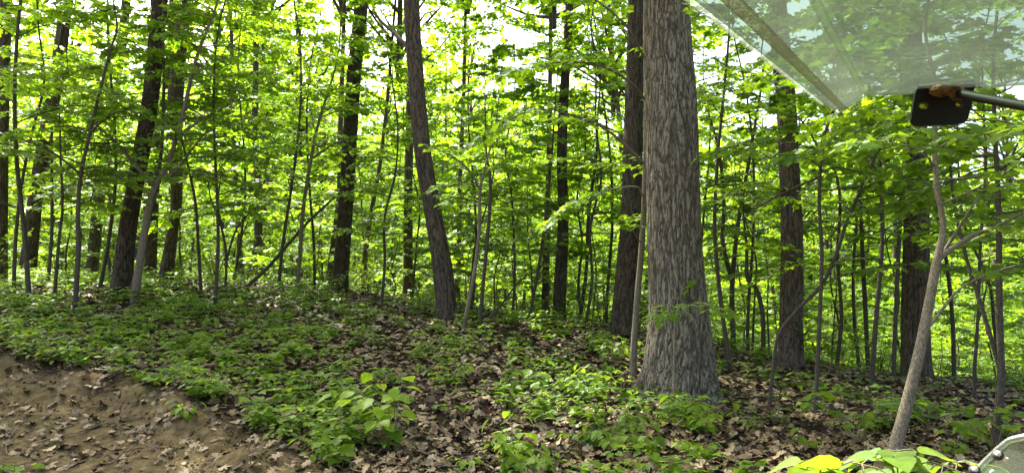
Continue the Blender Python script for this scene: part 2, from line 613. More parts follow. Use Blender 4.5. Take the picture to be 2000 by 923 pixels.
def smooth_path(pts, n):
    """Catmull-Rom through pts (k,m) -> n samples"""
    p = np.asarray(pts, float)
    if len(p) == 2:
        t = np.linspace(0, 1, n)[:, None]
        return p[0] * (1 - t) + p[1] * t
    q = np.vstack([2 * p[0] - p[1], p, 2 * p[-1] - p[-2]])
    L = np.concatenate([[0], np.cumsum(np.linalg.norm(np.diff(p[:, :3], axis=0), axis=1))])
    s = np.linspace(0, L[-1], n)
    i = np.clip(np.searchsorted(L, s, side='right') - 1, 0, len(p) - 2)
    t = ((s - L[i]) / (L[i + 1] - L[i] + 1e-9))[:, None]
    a, b, c, d = q[i], q[i + 1], q[i + 2], q[i + 3]
    return .5 * (2 * b + (c - a) * t + (2 * a - 5 * b + 4 * c - d) * t ** 2 + (3 * b - a - 3 * c + d) * t ** 3)


# ------------------------------------------------------------------ foliage generators
class Leaves:
    def __init__(self):
        self.p, self.d, self.n, self.s, self.t = [], [], [], [], []

    def add(self, p, d, n, s, t):
        self.p.append(p)
        self.d.append(d)
        self.n.append(n)
        self.s.append(s)
        self.t.append(t)

    def arrays(self):
        return [np.array(a) for a in (self.p, self.d, self.n, self.s, self.t)]


def unit(v):
    return v / (np.linalg.norm(v) + 1e-9)


def leafy_twig(g, L, a, d, length, r0, rs, leaf, n_leaf, tint0):
    """thin twig carrying pairs of leaves held nearly flat"""
    d = unit(d)
    e = a + d * length + np.array([0, 0, -.10 * length])
    m = (a + e) / 2 + np.array([0, 0, .04 * length])
    g.tube([a, m, e], [r0, r0 * .75, r0 * .4], 3, cap=False)
    side = unit(np.cross(d, [0, 0, 1.]))
    for i in range(n_leaf):
        t = (i + .6 + rs.random() * .5) / n_leaf
        t = min(t, 1)
        q = a * (1 - t) ** 2 + 2 * m * t * (1 - t) + e * t * t
        for sg in ((-1, 1) if i < n_leaf - 1 else (0,)):
            if rs.random() < .10:
                continue
            ld = unit(d * (.55 + rs.random() * .4) + side * sg * (.6 + rs.random() * .5) + np.array([0, 0, rs.uniform(-.55, .0)]))
            ln = np.array([rs.gauss(0, .28), rs.gauss(0, .28), 1.0])
            st = leaf * rs.uniform(.15, .35)
            L.add(q + ld * st, ld, ln, leaf * rs.uniform(.65, 1.2), tint0 + rs.uniform(-.25, .3))


def bough(g, L, a, az, el, length, r0, rs, leaf=.11, twigs=9, per=4, tint0=.4, droop=.25):
    d = np.array([math.cos(az) * math.cos(el), math.sin(az) * math.cos(el), math.sin(el)])
    n = 7
    bend = rs.uniform(-.25, .25)
    pts = []
    sd = unit(np.cross(d, [0, 0, 1.]))
    for i in range(n):
        t = i / (n - 1)
        pts.append(a + d * length * t + sd * bend * length * t * t + np.array([0, 0, -droop * length * t * t]) + np.array([rs.gauss(0, .012), rs.gauss(0, .012), rs.gauss(0, .012)]) * length)
    pts = np.array(pts)
    g.tube(pts, np.linspace(r0, r0 * .25, n), 4, cap=False)
    spread_twigs(g, L, pts, r0, length, rs, leaf, twigs, per, tint0, .22)


def spread_twigs(g, L, pts, r0, length, rs, leaf, twigs, per, tint0, start):
    pts = np.asarray(pts)
    n = len(pts)
    for k in range(twigs):
        t = start + (1 - start) * (k + rs.random()) / twigs
        f = t * (n - 1)
        i = min(int(f), n - 2)
        q = pts[i] * (1 - f + i) + pts[i + 1] * (f - i)
        dd = unit(pts[i + 1] - pts[i])
        sd = unit(np.cross(dd, [0, 0, 1.]))
        sg = -1 if k % 2 else 1
        ang = rs.uniform(.5, 1.05)
        td = dd * math.cos(ang) + sd * sg * math.sin(ang) + np.array([0, 0, rs.uniform(-.15, .22)])
        leafy_twig(g, L, q, td, length * rs.uniform(.22, .42) * (1.15 - .6 * t), r0 * .35, rs, leaf, per, tint0)
    leafy_twig(g, L, pts[-1], pts[-1] - pts[-2], length * .22, r0 * .3, rs, leaf, per, tint0)


def emit_crown(name, L, parent, tmpl, mat, indiv=0, keep=None):
    """leaves of one tree: up to `indiv` leaves that show largest as leaf objects under the crown, the rest one mesh"""
    p, d, n, s, t = L.arrays()
    if len(p) == 0:
        return None
    idx = np.arange(len(p))
    one = np.zeros(len(p), bool)
    if indiv:
        base = np.array(parent.location)
        w = p + base
        uu = 1000 + FPX * w[:, 0] / np.maximum(w[:, 1], .1)
        vv = HOR - FPX * (w[:, 2] - EYE) / np.maximum(w[:, 1], .1)
        score = s / np.maximum(w[:, 1], .1) * ((uu > -20) & (uu < 2020) & (vv > -20) & (vv < 940))
        o = np.argsort(-score)[:indiv]
        one[o[score[o] > 0]] = True
    g = Geo()
    r = ~one
    if r.sum() < 4:
        r = np.ones(len(p), bool)
        one[:] = False
    g.leaves(tmpl, p[r], d[r], n[r], s[r], t[r])
    cr = link('crown', g.mesh(name + '_crown', [mat]), parent, kind='stuff')
    if one.any():
        md, mn, mb = frame(d[one], n[one])
        for i, k in enumerate(idx[one]):
            me = leaf_mesh(tmpl, mat, t[k])
            lo = link('leaf', me, cr)
            lo.matrix_basis = Matrix(((mb[i, 0] * s[k], md[i, 0] * s[k], mn[i, 0] * s[k], p[k, 0]), (mb[i, 1] * s[k], md[i, 1] * s[k], mn[i, 1] * s[k], p[k, 1]),
                                      (mb[i, 2] * s[k], md[i, 2] * s[k], mn[i, 2] * s[k], p[k, 2]), (0, 0, 0, 1)))
    return cr


_leafcache = {}


def leaf_mesh(tmpl, mat, tint):
    key = (id(tmpl[0]), mat.name, int(np.clip(tint, 0, .99) * 4))
    if key not in _leafcache:
        g = Geo()
        g.add(tmpl[0], tmpl[1], 0, np.full(len(tmpl[0]), (key[2] + .5) / 4 - .12))
        _leafcache[key] = g.mesh('leaf', [mat])
    return _leafcache[key]


# ------------------------------------------------------------------ ground, track
def axis(a, b, fine, lo, hi):
    mid = np.arange(a, b + 1e-6, fine)
    up, x, st = [], b, fine
    while x < hi:
        st *= 1.22
        x += st
        up.append(x)
    dn, x, st = [], a, fine
    while x > lo:
        st *= 1.22
        x -= st
        dn.append(x)
    return np.array(dn[::-1] + list(mid) + up)


xs = axis(-13, 13, .11, -420, 420)
ys = axis(3.5, 22, .11, -120, 520)
X, Y = np.meshgrid(xs, ys)
Z = ground(X.ravel(), Y.ravel()).reshape(X.shape)
SD = bank_sd(X.ravel(), Y.ravel()).reshape(X.shape)
fine = (SD < .9) & (Y < 14) & (Y > 3) & (np.abs(X) < 12)
for (iy, ix) in np.argwhere(fine):        # crumbly soil on the bank and ruts on the track
    x, y = X[iy, ix], Y[iy, ix]
    k = math.exp(-((SD[iy, ix] - .2) / .3) ** 2)
    Z[iy, ix] += .09 * k * mnoise.noise(Vector((x * 3.1, y * 3.1, 1))) + .035 * (k + .25) * mnoise.noise(Vector((x * 9, y * 9, 4)))
TRK = 1 - np.clip((SD - .25 + .18 * np.sin(5 * X + 2 * Y) * np.cos(4 * Y)) / .35, 0, 1)
nx, ny = len(xs), len(ys)
vid = np.arange(nx * ny).reshape(ny, nx)
quads = np.stack([vid[:-1, :-1], vid[:-1, 1:], vid[1:, 1:], vid[1:, :-1]], -1).reshape(-1, 4)
istrack = (SD[:-1, :-1] < 0).ravel()
V = np.stack([X, Y, Z], -1).reshape(-1, 3)


def sheet(name, sel, **kw):
    used, inv = np.unique(sel.ravel(), return_inverse=True)
    g = Geo()
    g.add(V[used], inv.reshape(-1, 4))
    me = g.mesh(name, [M_SOIL], smooth=True)
    a = me.attributes.new('track', 'FLOAT', 'POINT')
    a.data.foreach_set('value', TRK.ravel()[used].astype(np.float32))
    return link(name, me, **kw)


sheet('ground', quads[~istrack], kind='structure')
sheet('dirt_track', quads[istrack], kind='structure')

# ------------------------------------------------------------------ big trunks
SHORT = [(1325, 10, 'massive grey oak'), (1216, 14, 'trunk behind the massive oak'), (1091, 17, 'slim dark trunk'), (872, 15, 'leaning brown trunk'), (663, 19, 'nearly black trunk'), (236, 15, 'thick dark trunk'),
         (322, 18, 'curving brown trunk'), (55, 20, 'near black leaning trunk'), (1543, 13, 'straight trunk with bark plates'), (1788, 13.5, 'trunk with the sunlit patch'), (578, 18, 'tall pale sapling'), (797, 22, 'short looking trunk')]


def near_name(x, y, far=4.0):
    best = min(SHORT, key=lambda q: math.hypot((q[0] - 1000) / FPX * q[1] - x, q[1] - y))
    return best[2] if math.hypot((best[0] - 1000) / FPX * best[1] - x, best[1] - y) < far else None


KEEP_CLEAR = []          # (u, D, half width px) of the traced trunks


def trunk_rows(px, D, H, base_extra=.35):
    """traced pixel points (u, v, width) -> world axis points with radius, carried on up to height H"""
    px = sorted(px, key=lambda q: -q[1])
    pts = []
    for u, v, w in px:
        p = P(u, v, D)
        pts.append((p.x, p.y, p.z, w * .5 * D / FPX))
    pts = np.array(pts)
    top = pts[-1]
    z0 = pts[0, 2]
    if H and top[2] < z0 + H:
        k = max(0, len(pts) - 3)
        sl_ = (pts[-1] - pts[k]) / max(pts[-1, 2] - pts[k, 2], .3)
        add = []
        m = 4
        for i in range(1, m + 1):
            z = top[2] + (z0 + H - top[2]) * i / m
            add.append((top[0] + sl_[0] * .6 * (z - top[2]), top[1] + .15 * math.sin(i * 2 + D), z, top[3] * (1 - .72 * i / m)))
        pts = np.vstack([pts, add])
    first = pts[0].copy()
    first[2] -= base_extra
    first[3] *= 1.12
    return np.vstack([first, pts])


def trunk_mesh(name, rows, mat, sides=20, step=.2, rough=0.0, flare=0.0, seed=0, limbs=(), fine_to=None, freq=17):
    """rows relative to base. Bark relief displaced when rough > 0"""
    L = np.linalg.norm(np.diff(rows[:, :3], axis=0), axis=1).sum()
    r = smooth_path(rows, max(12, int(L / step)))
    r[:, 3] = np.maximum(r[:, 3], .012)
    if fine_to:
        lo = r[r[:, 2] < fine_to]
        hi = r[r[:, 2] >= fine_to][::max(1, int(.25 / step))]
        r = np.vstack([lo, hi])
    g = Geo()
    n = len(r)
    th = np.arange(sides) / sides * 2 * np.pi
    rad = np.repeat(r[:, 3:4], sides, 1)
    fur = np.zeros((n, sides))
    cx, sx = np.cos(th), np.sin(th)
    if flare:
        rs = random.Random(seed)
        nb = rs.choice([5, 6])
        ph = rs.uniform(0, 6)
        h = np.clip(r[:, 2], -.3, None)[:, None]
        rad = rad * (1 + flare * np.exp(-np.clip(h, 0, None) / .22) * np.cos(nb * th + ph + .5 * np.sin(th))[None, :])
    if rough:
        top = fine_to or 9.0
        o = Vector((seed * 3.7, seed * 1.3, 0))
        for i in range(n):
            z = r[i, 2]
            if z > top:
                continue
            R0 = r[i, 3]
            for j in range(sides):
                q = Vector((cx[j] * R0, sx[j] * R0, z * .13)) + o
                wv = mnoise.noise_vector(Vector((q.x * 4, q.y * 4, z * 1.6)) + o) * .028
                a = 1 - abs(mnoise.noise((q + wv) * freq)) * 4.2
                b = mnoise.noise((q + wv) * 46 + Vector((0, 0, z * 9)))
                c = mnoise.noise(q * 3)
                a = max(0, a) ** 1.6
                fur[i, j] = a
                rad[i, j] += rough * (-a + .25 * b + .7 * c)
    vv = np.stack([r[:, None, 0] + rad * cx, r[:, None, 1] + rad * sx, np.repeat(r[:, 2:3], sides, 1)], -1)
    i = np.arange(n - 1)[:, None] * sides
    j = np.arange(sides)[None, :]
    k = (np.arange(sides) + 1)[None, :] % sides
    g.add(vv, np.stack([i + j, i + k, i + sides + k, i + sides + j], -1).reshape(-1, 4))
    for pts, rr in limbs:
        q = smooth_path(np.column_stack([pts, rr]), 14)
        g.tube(q[:, :3], q[:, 3], 8)
    me = g.mesh(name, [mat], smooth=True)
    av = np.zeros(len(me.vertices), np.float32)
    av[:n * sides] = fur.ravel()
    at = me.attributes.new('furrow', 'FLOAT', 'POINT')
    at.data.foreach_set('value', av)
    return me, r


# canopy crown variants, shared by all the tall trees: limbs and leaf clumps
def canopy_variant(seed, rx, rz, nclump, nleaf, leaf):
    rs = random.Random(seed)
    nr = np.random.default_rng(seed)
    gb, gl = Geo(), Geo()
    cl = []
    for i in range(nclump):
        for _ in range(30):
            v = nr.uniform(-1, 1, 3)
            q = np.linalg.norm(v)
            if .35 < q < 1:
                break
        c = v * np.array([rx, rx, rz])
        cl.append(c)
        a = np.array([0, 0, max(-rz * .95, c[2] - rs.uniform(1.2, 3.0))]) * np.array([1, 1, 1])
        m = a * .45 + c * .55 + nr.normal(0, .3, 3) + np.array([0, 0, .3])
        gb.tube(smooth_path([a, m, c], 7), np.linspace(.07, .012, 7), 5, cap=False)
    gb.tube([(0, 0, -rz * 1.02), (.1, .1, 0), (0, 0, rz * .85)], [.11, .08, .02], 6)
    for c in cl:
        k = int(nleaf * rs.uniform(.6, 1.3))
        sc = rs.uniform(.55, 1.15)
        p = c + nr.normal(0, 1, (k, 3)) * np.array([.62, .62, .22]) * sc
        d = nr.normal(0, 1, (k, 3)) * np.array([1, 1, .35]) + np.array([0, 0, -.25])
        n = nr.normal(0, .42, (k, 3)) + np.array([0, 0, 1])
        gl.leaves(DIAMOND, p, d, n, leaf * nr.uniform(.6, 1.2, k), rs.uniform(.2, .8) + nr.uniform(-.2, .2, k))
    return gb.mesh('canopy_branches', [M_STEM], True), gl.mesh('canopy_crown', [M_CANOPY])


CANOPY = [canopy_variant(100 + i, 3.4 + .3 * i, 4.6 + .3 * (i % 2), 38, 85, .19) for i in range(4)]


SUNSPOTS = [P(615, 606, 15.5), P(500, 600, 15.5), P(1000, 682, 12.3), P(1640, 785, 10.6), P(1740, 790, 10.2), P(1250, 715, 10.6), P(120, 600, 14)]


def in_beam(x, y, z, rad):
    """does a crown of this radius at x, y, z stand between the sun and one of the sunlit patches of floor?"""
    for q in SUNSPOTS:
        t = (z - q.z) / sdir.z
        if t > 0 and math.hypot(q.x + sdir.x * t - x, q.y + sdir.y * t - y) < rad:
            return True
    return False


def canopy(root, local, var, rot, sc):
    w = np.array(root.location) + np.array(local)
    if any(in_beam(w[0], w[1], w[2] + dz, 2.7 * sc) for dz in (-3, 0, 3)):
        sc *= .6
    b, c = CANOPY[var]
    for nm, me, kd in (('branches', b, None), ('crown', c, 'stuff')):
        o = link(nm, me, root, local, kind=kd)
        o.rotation_euler = (0, 0, rot)
        o.scale = (sc, sc, sc * R.uniform(.9, 1.1))


def big_tree(name, label, px, D, mat, H=22, sides=28, step=.12, rough=0., flare=.12, seed=1, cat='tree', limbs=(), crown=True, csc=1.0, fine_to=None, group=None):
    rows = trunk_rows(px, D, H)
    base = np.array([rows[1, 0], rows[1, 1], gz(rows[1, 0], rows[1, 1])])
    root = link(name, None, None, base, label, cat, group)
    rel = rows.copy()
    rel[:, :3] -= base
    lm = []
    for lp in limbs:
        w = np.array([list(P(u, v, D)) for u, v, _ in lp]) - base
        if len(lp) > 2:
            w[:, 1] += np.linspace(0, .8, len(lp))
        lm.append((w, [q[2] * .5 * D / FPX for q in lp]))
    me, r = trunk_mesh(name + '_trunk', rel, mat, sides, step, rough, flare, seed, lm, fine_to)
    link('trunk', me, root)
    if crown:
        t = r[int(len(r) * .80)] if not fine_to else r[np.argmin(abs(r[:, 2] - H * .78))]
        canopy(root, (t[0], t[1], t[2]), seed % 4, R.uniform(0, 6.28), csc)
    for u, v, w in px:
        KEEP_CLEAR.append((u, D, w * .5))
    return root


big_tree('oak_tree', 'massive grey oak with deeply furrowed bark and flared root base', [(1323, 785, 178), (1323, 760, 160), (1326, 730, 145), (1327, 700, 134), (1325, 600, 113), (1319, 500, 106), (1315, 400, 104), (1309, 200, 101), (1302, 0, 90)],
         10, M_OAK, H=25, sides=190, step=.022, rough=.024, flare=.10, seed=3, csc=1.25, fine_to=7.2)
big_tree('forest_tree', 'dark brown trunk half hidden just behind the massive grey oak', [(1217, 655, 66), (1219, 630, 54), (1220, 600, 48), (1229, 480, 43), (1234, 400, 41), (1237, 250, 38), (1242, 50, 34)], 14, M_BARK, sides=64, step=.05, rough=.011, seed=4, fine_to=8)
big_tree('forest_tree', 'slim dark trunk beside the leaning trunk and a pair of thin pale saplings', [(1091, 640, 31), (1092, 610, 27), (1095, 540, 25), (1100, 430, 22), (1098, 270, 20), (1112, 0, 16)], 17, M_BARK, sides=40, step=.07, rough=.007, seed=5, fine_to=8)
big_tree('forest_tree', 'brown trunk leaning clearly to one side with a broken limb high up', [(873, 632, 54), (872, 600, 42), (866, 540, 40), (859, 490, 38), (843, 400, 34), (826, 300, 34), (812, 150, 32), (803, 0, 32)], 15, M_BARK2, sides=64, step=.05, rough=.011, seed=6, fine_to=8,
         limbs=[[(800, 95, 10), (778, 70, 9), (760, 48, 8), (735, 22, 6), (715, -10, 4)]])
big_tree('forest_tree', 'nearly black trunk with a dead pole leaning against it', [(664, 580, 38), (664, 550, 32), (672, 450, 29), (680, 330, 29), (691, 150, 28), (706, 0, 27)], 19, M_BARK, sides=48, step=.07, rough=.009, seed=7, fine_to=9)
big_tree('forest_tree', 'thin dark trunk close behind the nearly black trunk', [(640, 560, 14), (652, 470, 12), (663, 380, 12), (664, 280, 11), (668, 150, 9)], 24, M_FARBARK, H=17, sides=14, step=.2, seed=8)
big_tree('forest_tree', 'thick dark trunk with a pale sapling growing at its foot', [(236, 590, 46), (237, 560, 40), (249, 450, 33), (268, 340, 31), (293, 200, 31), (308, 50, 29), (313, 0, 28)], 15, M_BARK, sides=56, step=.06, rough=.010, seed=9, fine_to=8)
big_tree('forest_tree', 'brown trunk curving upright behind the pale forked sapling', [(322, 554, 32), (327, 520, 26), (337, 450, 22), (345, 380, 22), (340, 250, 30), (350, 100, 28), (360, 0, 26)], 18, M_BARK2, sides=40, step=.08, rough=.008, seed=10, fine_to=9)
big_tree('forest_tree', 'dark trunk squeezed between two thicker trunks by the pale forked sapling', [(292, 540, 25), (295, 500, 22), (305, 300, 20), (330, 150, 18)], 21, M_BARK, sides=24, step=.15, seed=11)
big_tree('forest_tree', 'near black leaning trunk among low sunlit shrubs', [(52, 552, 36), (56, 510, 30), (64, 430, 27), (76, 340, 25), (110, 150, 25), (130, 0, 23)], 20, M_BARK, sides=36, step=.08, rough=.009, seed=12, fine_to=9)
big_tree('forest_tree', 'straight dark trunk standing farthest along the bank', [(1, 552, 24), (3, 400, 22), (6, 200, 22), (12, 0, 22)], 17, M_BARK, sides=30, step=.1, rough=.007, seed=13, fine_to=9)
big_tree('forest_tree', 'dim brown trunk half veiled by leaf sprays behind the thin dark stems', [(178, 545, 23), (192, 400, 21), (205, 280, 20), (222, 180, 19), (240, 70, 18)], 22, M_FARBARK, sides=20, step=.15, seed=14)
big_tree('forest_tree', 'short looking brown trunk vanishing into leaves beside the leaning trunk', [(797, 575, 24), (797, 540, 20), (797, 450, 18), (797, 380, 17), (800, 250, 16)], 22, M_BARK2, sides=20, step=.15, seed=15)
big_tree('forest_tree', 'thin grey trunk at the low end of the leaning dead pole', [(470, 560, 13), (469, 500, 11), (462, 380, 10), (455, 250, 9)], 26, M_FARBARK, H=18, sides=12, step=.3, seed=16)
big_tree('forest_tree', 'wide based far trunk behind the leaning dead pole', [(499, 562, 26), (503, 490, 17), (505, 380, 14), (498, 250, 13), (500, 100, 11)], 27, M_FARBARK, H=20, sides=14, step=.3, seed=17)
big_tree('forest_tree', 'slender dark trunk behind the two thin pale saplings', [(893, 565, 12), (896, 480, 10), (899, 330, 9), (905, 200, 8)], 25, M_FARBARK, H=18, sides=12, step=.3, seed=18)
big_tree('forest_tree', 'slender trunk close beside the slim dark trunk', [(1064, 640, 15), (1066, 540, 14), (1069, 420, 12), (1072, 300, 10)], 21, M_FARBARK, H=17, sides=14, step=.3, seed=19)
big_tree('forest_tree', 'far trunk leaning behind the nearly black trunk', [(703, 580, 14), (712, 510, 12), (722, 430, 10), (742, 320, 8)], 25, M_FARBARK, H=15, sides=12, step=.3, seed=20)
big_tree('forest_tree', 'straight brown trunk with small bark plates on the bare leaf slope', [(1541, 732, 58), (1543, 700, 50), (1545, 640, 45), (1546, 450, 41), (1540, 300, 38), (1535, 200, 38), (1528, 130, 37), (1518, 0, 35)], 13, M_BARK2, sides=64, step=.05, rough=.010, seed=21, fine_to=8)
big_tree('forest_tree', 'brown trunk with a sunlit bark patch behind the pale leaning sapling', [(1790, 745, 62), (1789, 700, 54), (1788, 590, 50), (1790, 430, 45), (1789, 320, 42), (1783, 160, 42), (1774, 0, 40)], 13.5, M_BARK2, sides=64, step=.05, rough=.010, seed=22, fine_to=8)


# ------------------------------------------------------------------ traced saplings
def sapling(name, label, stem, D, mat, branches=(), fol=None, leaf=.11, seed=0, H=0, indiv=0, tmpl=None, sides=8, cat='sapling', lmat=None, twigs=8, per=4, blen=(1.0, 1.9), dvar=.25, tint=.4, group=None):
    """stem and branches traced as (u, v, width px); fol=(z0, z1, n): boughs all round between those heights above the base"""
    rs = random.Random(seed)
    rows = trunk_rows(stem, D, H, base_extra=.15)
    gx, gy = rows[1, 0], rows[1, 1]
    base = np.array([gx, gy, gz(gx, gy)])
    root = link(name, None, None, base, label, cat, group)
    rel = rows.copy()
    rel[:, :3] -= base
    rel[0, 2] = min(rel[0, 2], -.12)
    ln = np.linalg.norm(np.diff(rel[:, :3], axis=0), axis=1).sum()
    r = smooth_path(rel, max(14, int(ln / .12)))
    r[:, 3] = np.maximum(r[:, 3], .004)
    g = Geo()
    L = Leaves()
    g.tube(r[:, :3], r[:, 3], sides)
    for br in branches:
        pts, dz = br[0], br[1]
        w = np.array([list(P(u, v, D)) for u, v, _ in pts]) - base
        w[:, 1] += np.linspace(0, dz, len(pts))
        q = smooth_path(np.column_stack([w, [p[2] * .5 * D / FPX for p in pts]]), 12)
        g.tube(q[:, :3], np.maximum(q[:, 3], .003), 6)
        if len(br) > 2 and br[2]:
            bl = np.linalg.norm(w[-1] - w[0])
            spread_twigs(g, L, q[:, :3], max(q[6, 3], .006), max(bl * .7, .7), rs, leaf, br[2], per, tint, br[3] if len(br) > 3 else .3)
    if fol:
        z0, z1, n = fol
        hh = r[:, 2]
        for i in range(n):
            z = z0 + (z1 - z0) * (i + rs.random()) / n
            k = int(np.argmin(abs(hh - z)))
            f = (z - z0) / (z1 - z0)
            bough(g, L, r[k, :3], rs.uniform(0, 6.28) if i % 3 else (2.4 * i), rs.uniform(.05, .5), rs.uniform(*blen) * (1.1 - .5 * f), max(.006, r[k, 3] * .5), rs, leaf, twigs, per, tint)
        k = int(np.argmin(abs(hh - z1)))
        leafy_twig(g, L, r[k, :3], np.array([.2, .1, 1.]), .4, .006, rs, leaf, per, tint)
    link('stem', g.mesh(name + '_stem', [mat], True), root)
    emit_crown(name, L, root, tmpl or MAPLE, lmat or M_LEAF, indiv)
    return root


sapling('maple_sapling', 'pale thin sapling forking low beside its darker twin', [(905, 642, 8), (925, 540, 7), (936, 450, 7), (938, 370, 6), (952, 310, 4), (965, 260, 3)], 13, M_PALE, [([(938, 372, 5), (920, 340, 4), (890, 315, 3), (850, 300, 2)], -.6, 7)], fol=(2.0, 4.2, 9), leaf=.10, seed=31, H=4.6, indiv=200, blen=(.7, 1.3))
sapling('maple_sapling', 'dark thin sapling with a kinked top beside its pale twin', [(937, 634, 8), (945, 540, 7), (955, 430, 7), (957, 350, 6), (950, 300, 4)], 13.6, M_STEM, [([(955, 400, 4), (910, 392, 3), (870, 388, 2)], -.4, 5)], fol=(2.2, 4.6, 9), leaf=.10, seed=32, H=5, indiv=200, blen=(.8, 1.4))
sapling('maple_sapling', 'pale forked sapling at the foot of the thick dark trunk', [(262, 590, 16), (275, 500, 15), (292, 400, 14), (303, 365, 12), (330, 315, 9), (360, 210, 8), (385, 110, 7), (420, 20, 5)], 14, M_PALE,
        [([(303, 365, 9), (285, 335, 7), (255, 290, 5), (225, 255, 4)], -.8, 9), ([(310, 350, 6), (350, 345, 5), (400, 300, 4), (440, 270, 3)], -.8, 9), ([(345, 265, 5), (420, 230, 4), (500, 200, 3)], -.5, 8)], fol=(2.4, 6.2, 16), leaf=.12, seed=33, H=7, indiv=280, blen=(1.2, 2.2))
sapling('maple_sapling', 'dark thin sapling standing alone between two dark trunks above the bank', [(147, 600, 10), (153, 480, 9), (152, 420, 8), (160, 330, 7), (190, 200, 6), (215, 100, 5)], 13, M_STEM, [([(158, 340, 5), (120, 300, 4), (70, 280, 3)], -.8, 9), ([(175, 260, 5), (230, 235, 4), (290, 225, 3)], -.6, 9)], fol=(2.2, 5.8, 15), leaf=.12, seed=34, H=6.5, indiv=280, blen=(1.1, 2.1))
sapling('maple_sapling', 'twiggy brown sapling by the near black leaning trunk', [(105, 592, 7), (115, 470, 6), (122, 400, 5), (118, 300, 4)], 14, M_STEM, fol=(1.6, 4.6, 12), leaf=.11, seed=35, H=5.2, indiv=200, blen=(.9, 1.7))
sapling('maple_sapling', 'tall pale sapling with foliage only near its top behind the leaning dead pole', [(578, 582, 9), (586, 500, 8), (592, 410, 8), (606, 320, 7), (622, 240, 6), (650, 150, 4)], 18, M_PALE, [([(610, 310, 5), (650, 290, 4), (690, 280, 3)], -.6, 7), ([(600, 360, 4), (560, 330, 3), (530, 322, 2)], .4, 6)], fol=(4.2, 7.6, 12), leaf=.12, seed=36, H=8, blen=(1.0, 1.9))
sapling('maple_sapling', 'smooth maple sapling hugging the massive oak with long arching limbs', [(1237, 705, 14), (1243, 600, 12), (1252, 500, 12), (1257, 420, 11), (1260, 330, 10), (1262, 200, 9), (1260, 90, 8)], 10.6, M_PALE,
        [([(1260, 322, 6), (1215, 287, 6), (1170, 260, 5), (1110, 244, 4), (1040, 240, 3), (960, 285, 2)], -1.0, 16, .25), ([(1260, 195, 5), (1225, 172, 5), (1160, 152, 4), (1080, 160, 3), (1000, 190, 2)], -1.2, 16, .2), ([(1258, 405, 5), (1245, 368, 4), (1180, 376, 3), (1120, 400, 3), (1080, 430, 2)], -.4, 9, .4),
         ([(1262, 120, 5), (1210, 70, 4), (1130, 40, 3), (1040, 60, 2)], -1.4, 14, .2), ([(1255, 480, 3), (1235, 455, 2), (1222, 440, 2)], -.3, 3, .4), ([(1258, 150, 4), (1275, 128, 3), (1300, 112, 2), (1325, 104, 2)], -1.9, 3, .75)],
        fol=(5.2, 7.6, 10), leaf=.135, seed=37, H=8, indiv=300, blen=(1.2, 2.2), per=4)
sapling('maple_sapling', 'thin two stemmed sapling swaying between the oak and the plated trunk', [(1432, 655, 11), (1430, 560, 10), (1440, 450, 8), (1460, 330, 7), (1482, 200, 5)], 16, M_STEM, [([(1430, 550, 9), (1413, 470, 8), (1418, 400, 7), (1410, 290, 6), (1392, 220, 4)], .3, 7, .5)], fol=(3.0, 7.0, 14), leaf=.12, seed=38, H=7.5, blen=(1.0, 1.9))
sapling('crooked_sapling', 'crooked dark stem bent sharply sideways near its foot', [(1490, 700, 10), (1490, 620, 9), (1478, 565, 9), (1460, 545, 8), (1458, 480, 6), (1452, 420, 4)], 14, M_STEM, fol=(2.0, 3.4, 5), leaf=.11, seed=39, H=3.8, blen=(.6, 1.1))
sapling('maple_sapling', 'straight thin stem on the leaf slope with a long branch reaching to the oak', [(1592, 815, 9), (1600, 640, 8), (1605, 500, 8), (1600, 380, 7), (1610, 265, 6), (1628, 215, 5)], 9.2, M_STEM,
        [([(1602, 345, 4), (1550, 368, 4), (1500, 395, 4), (1440, 445, 3), (1375, 535, 2)], .4, 3, .2), ([(1605, 300, 4), (1560, 240, 3), (1500, 205, 3), (1430, 190, 2)], -.3, 12), ([(1606, 480, 3), (1640, 430, 3), (1690, 410, 2)], -.5, 6)], fol=(2.7, 6.4, 24), leaf=.12, seed=40, H=7, indiv=300, blen=(1.0, 1.9))
sapling('maple_sapling', 'dark stem leaning far over from the foot of the plated trunk', [(1500, 815, 8), (1508, 740, 7), (1520, 655, 7), (1560, 602, 7), (1600, 562, 8), (1628, 510, 8), (1655, 430, 7), (1700, 330, 6), (1730, 250, 5)], 9.6, M_STEM,
        [([(1605, 555, 3), (1650, 530, 3), (1710, 520, 2), (1770, 530, 2)], -1.2, 9), ([(1680, 370, 4), (1740, 345, 3), (1800, 340, 2)], -.5, 8)], fol=(2.6, 5.6, 18), leaf=.12, seed=41, H=6, indiv=300, blen=(.9, 1.8))
sapling('maple_sapling', 'straight dark stem downslope beside the trunk with the sunlit patch', [(1695, 705, 9), (1690, 600, 9), (1684, 480, 8), (1680, 320, 6)], 15, M_STEM, fol=(2.6, 6, 12), leaf=.12, seed=42, H=6.5, blen=(1.0, 1.9))
sapling('maple_sapling', 'thin brown stem touching the trunk with the sunlit patch', [(1745, 745, 9), (1750, 600, 8), (1757, 450, 8), (1766, 300, 6)], 12.6, M_STEM, fol=(2.4, 5.4, 10), leaf=.12, seed=43, H=6, blen=(.9, 1.7))
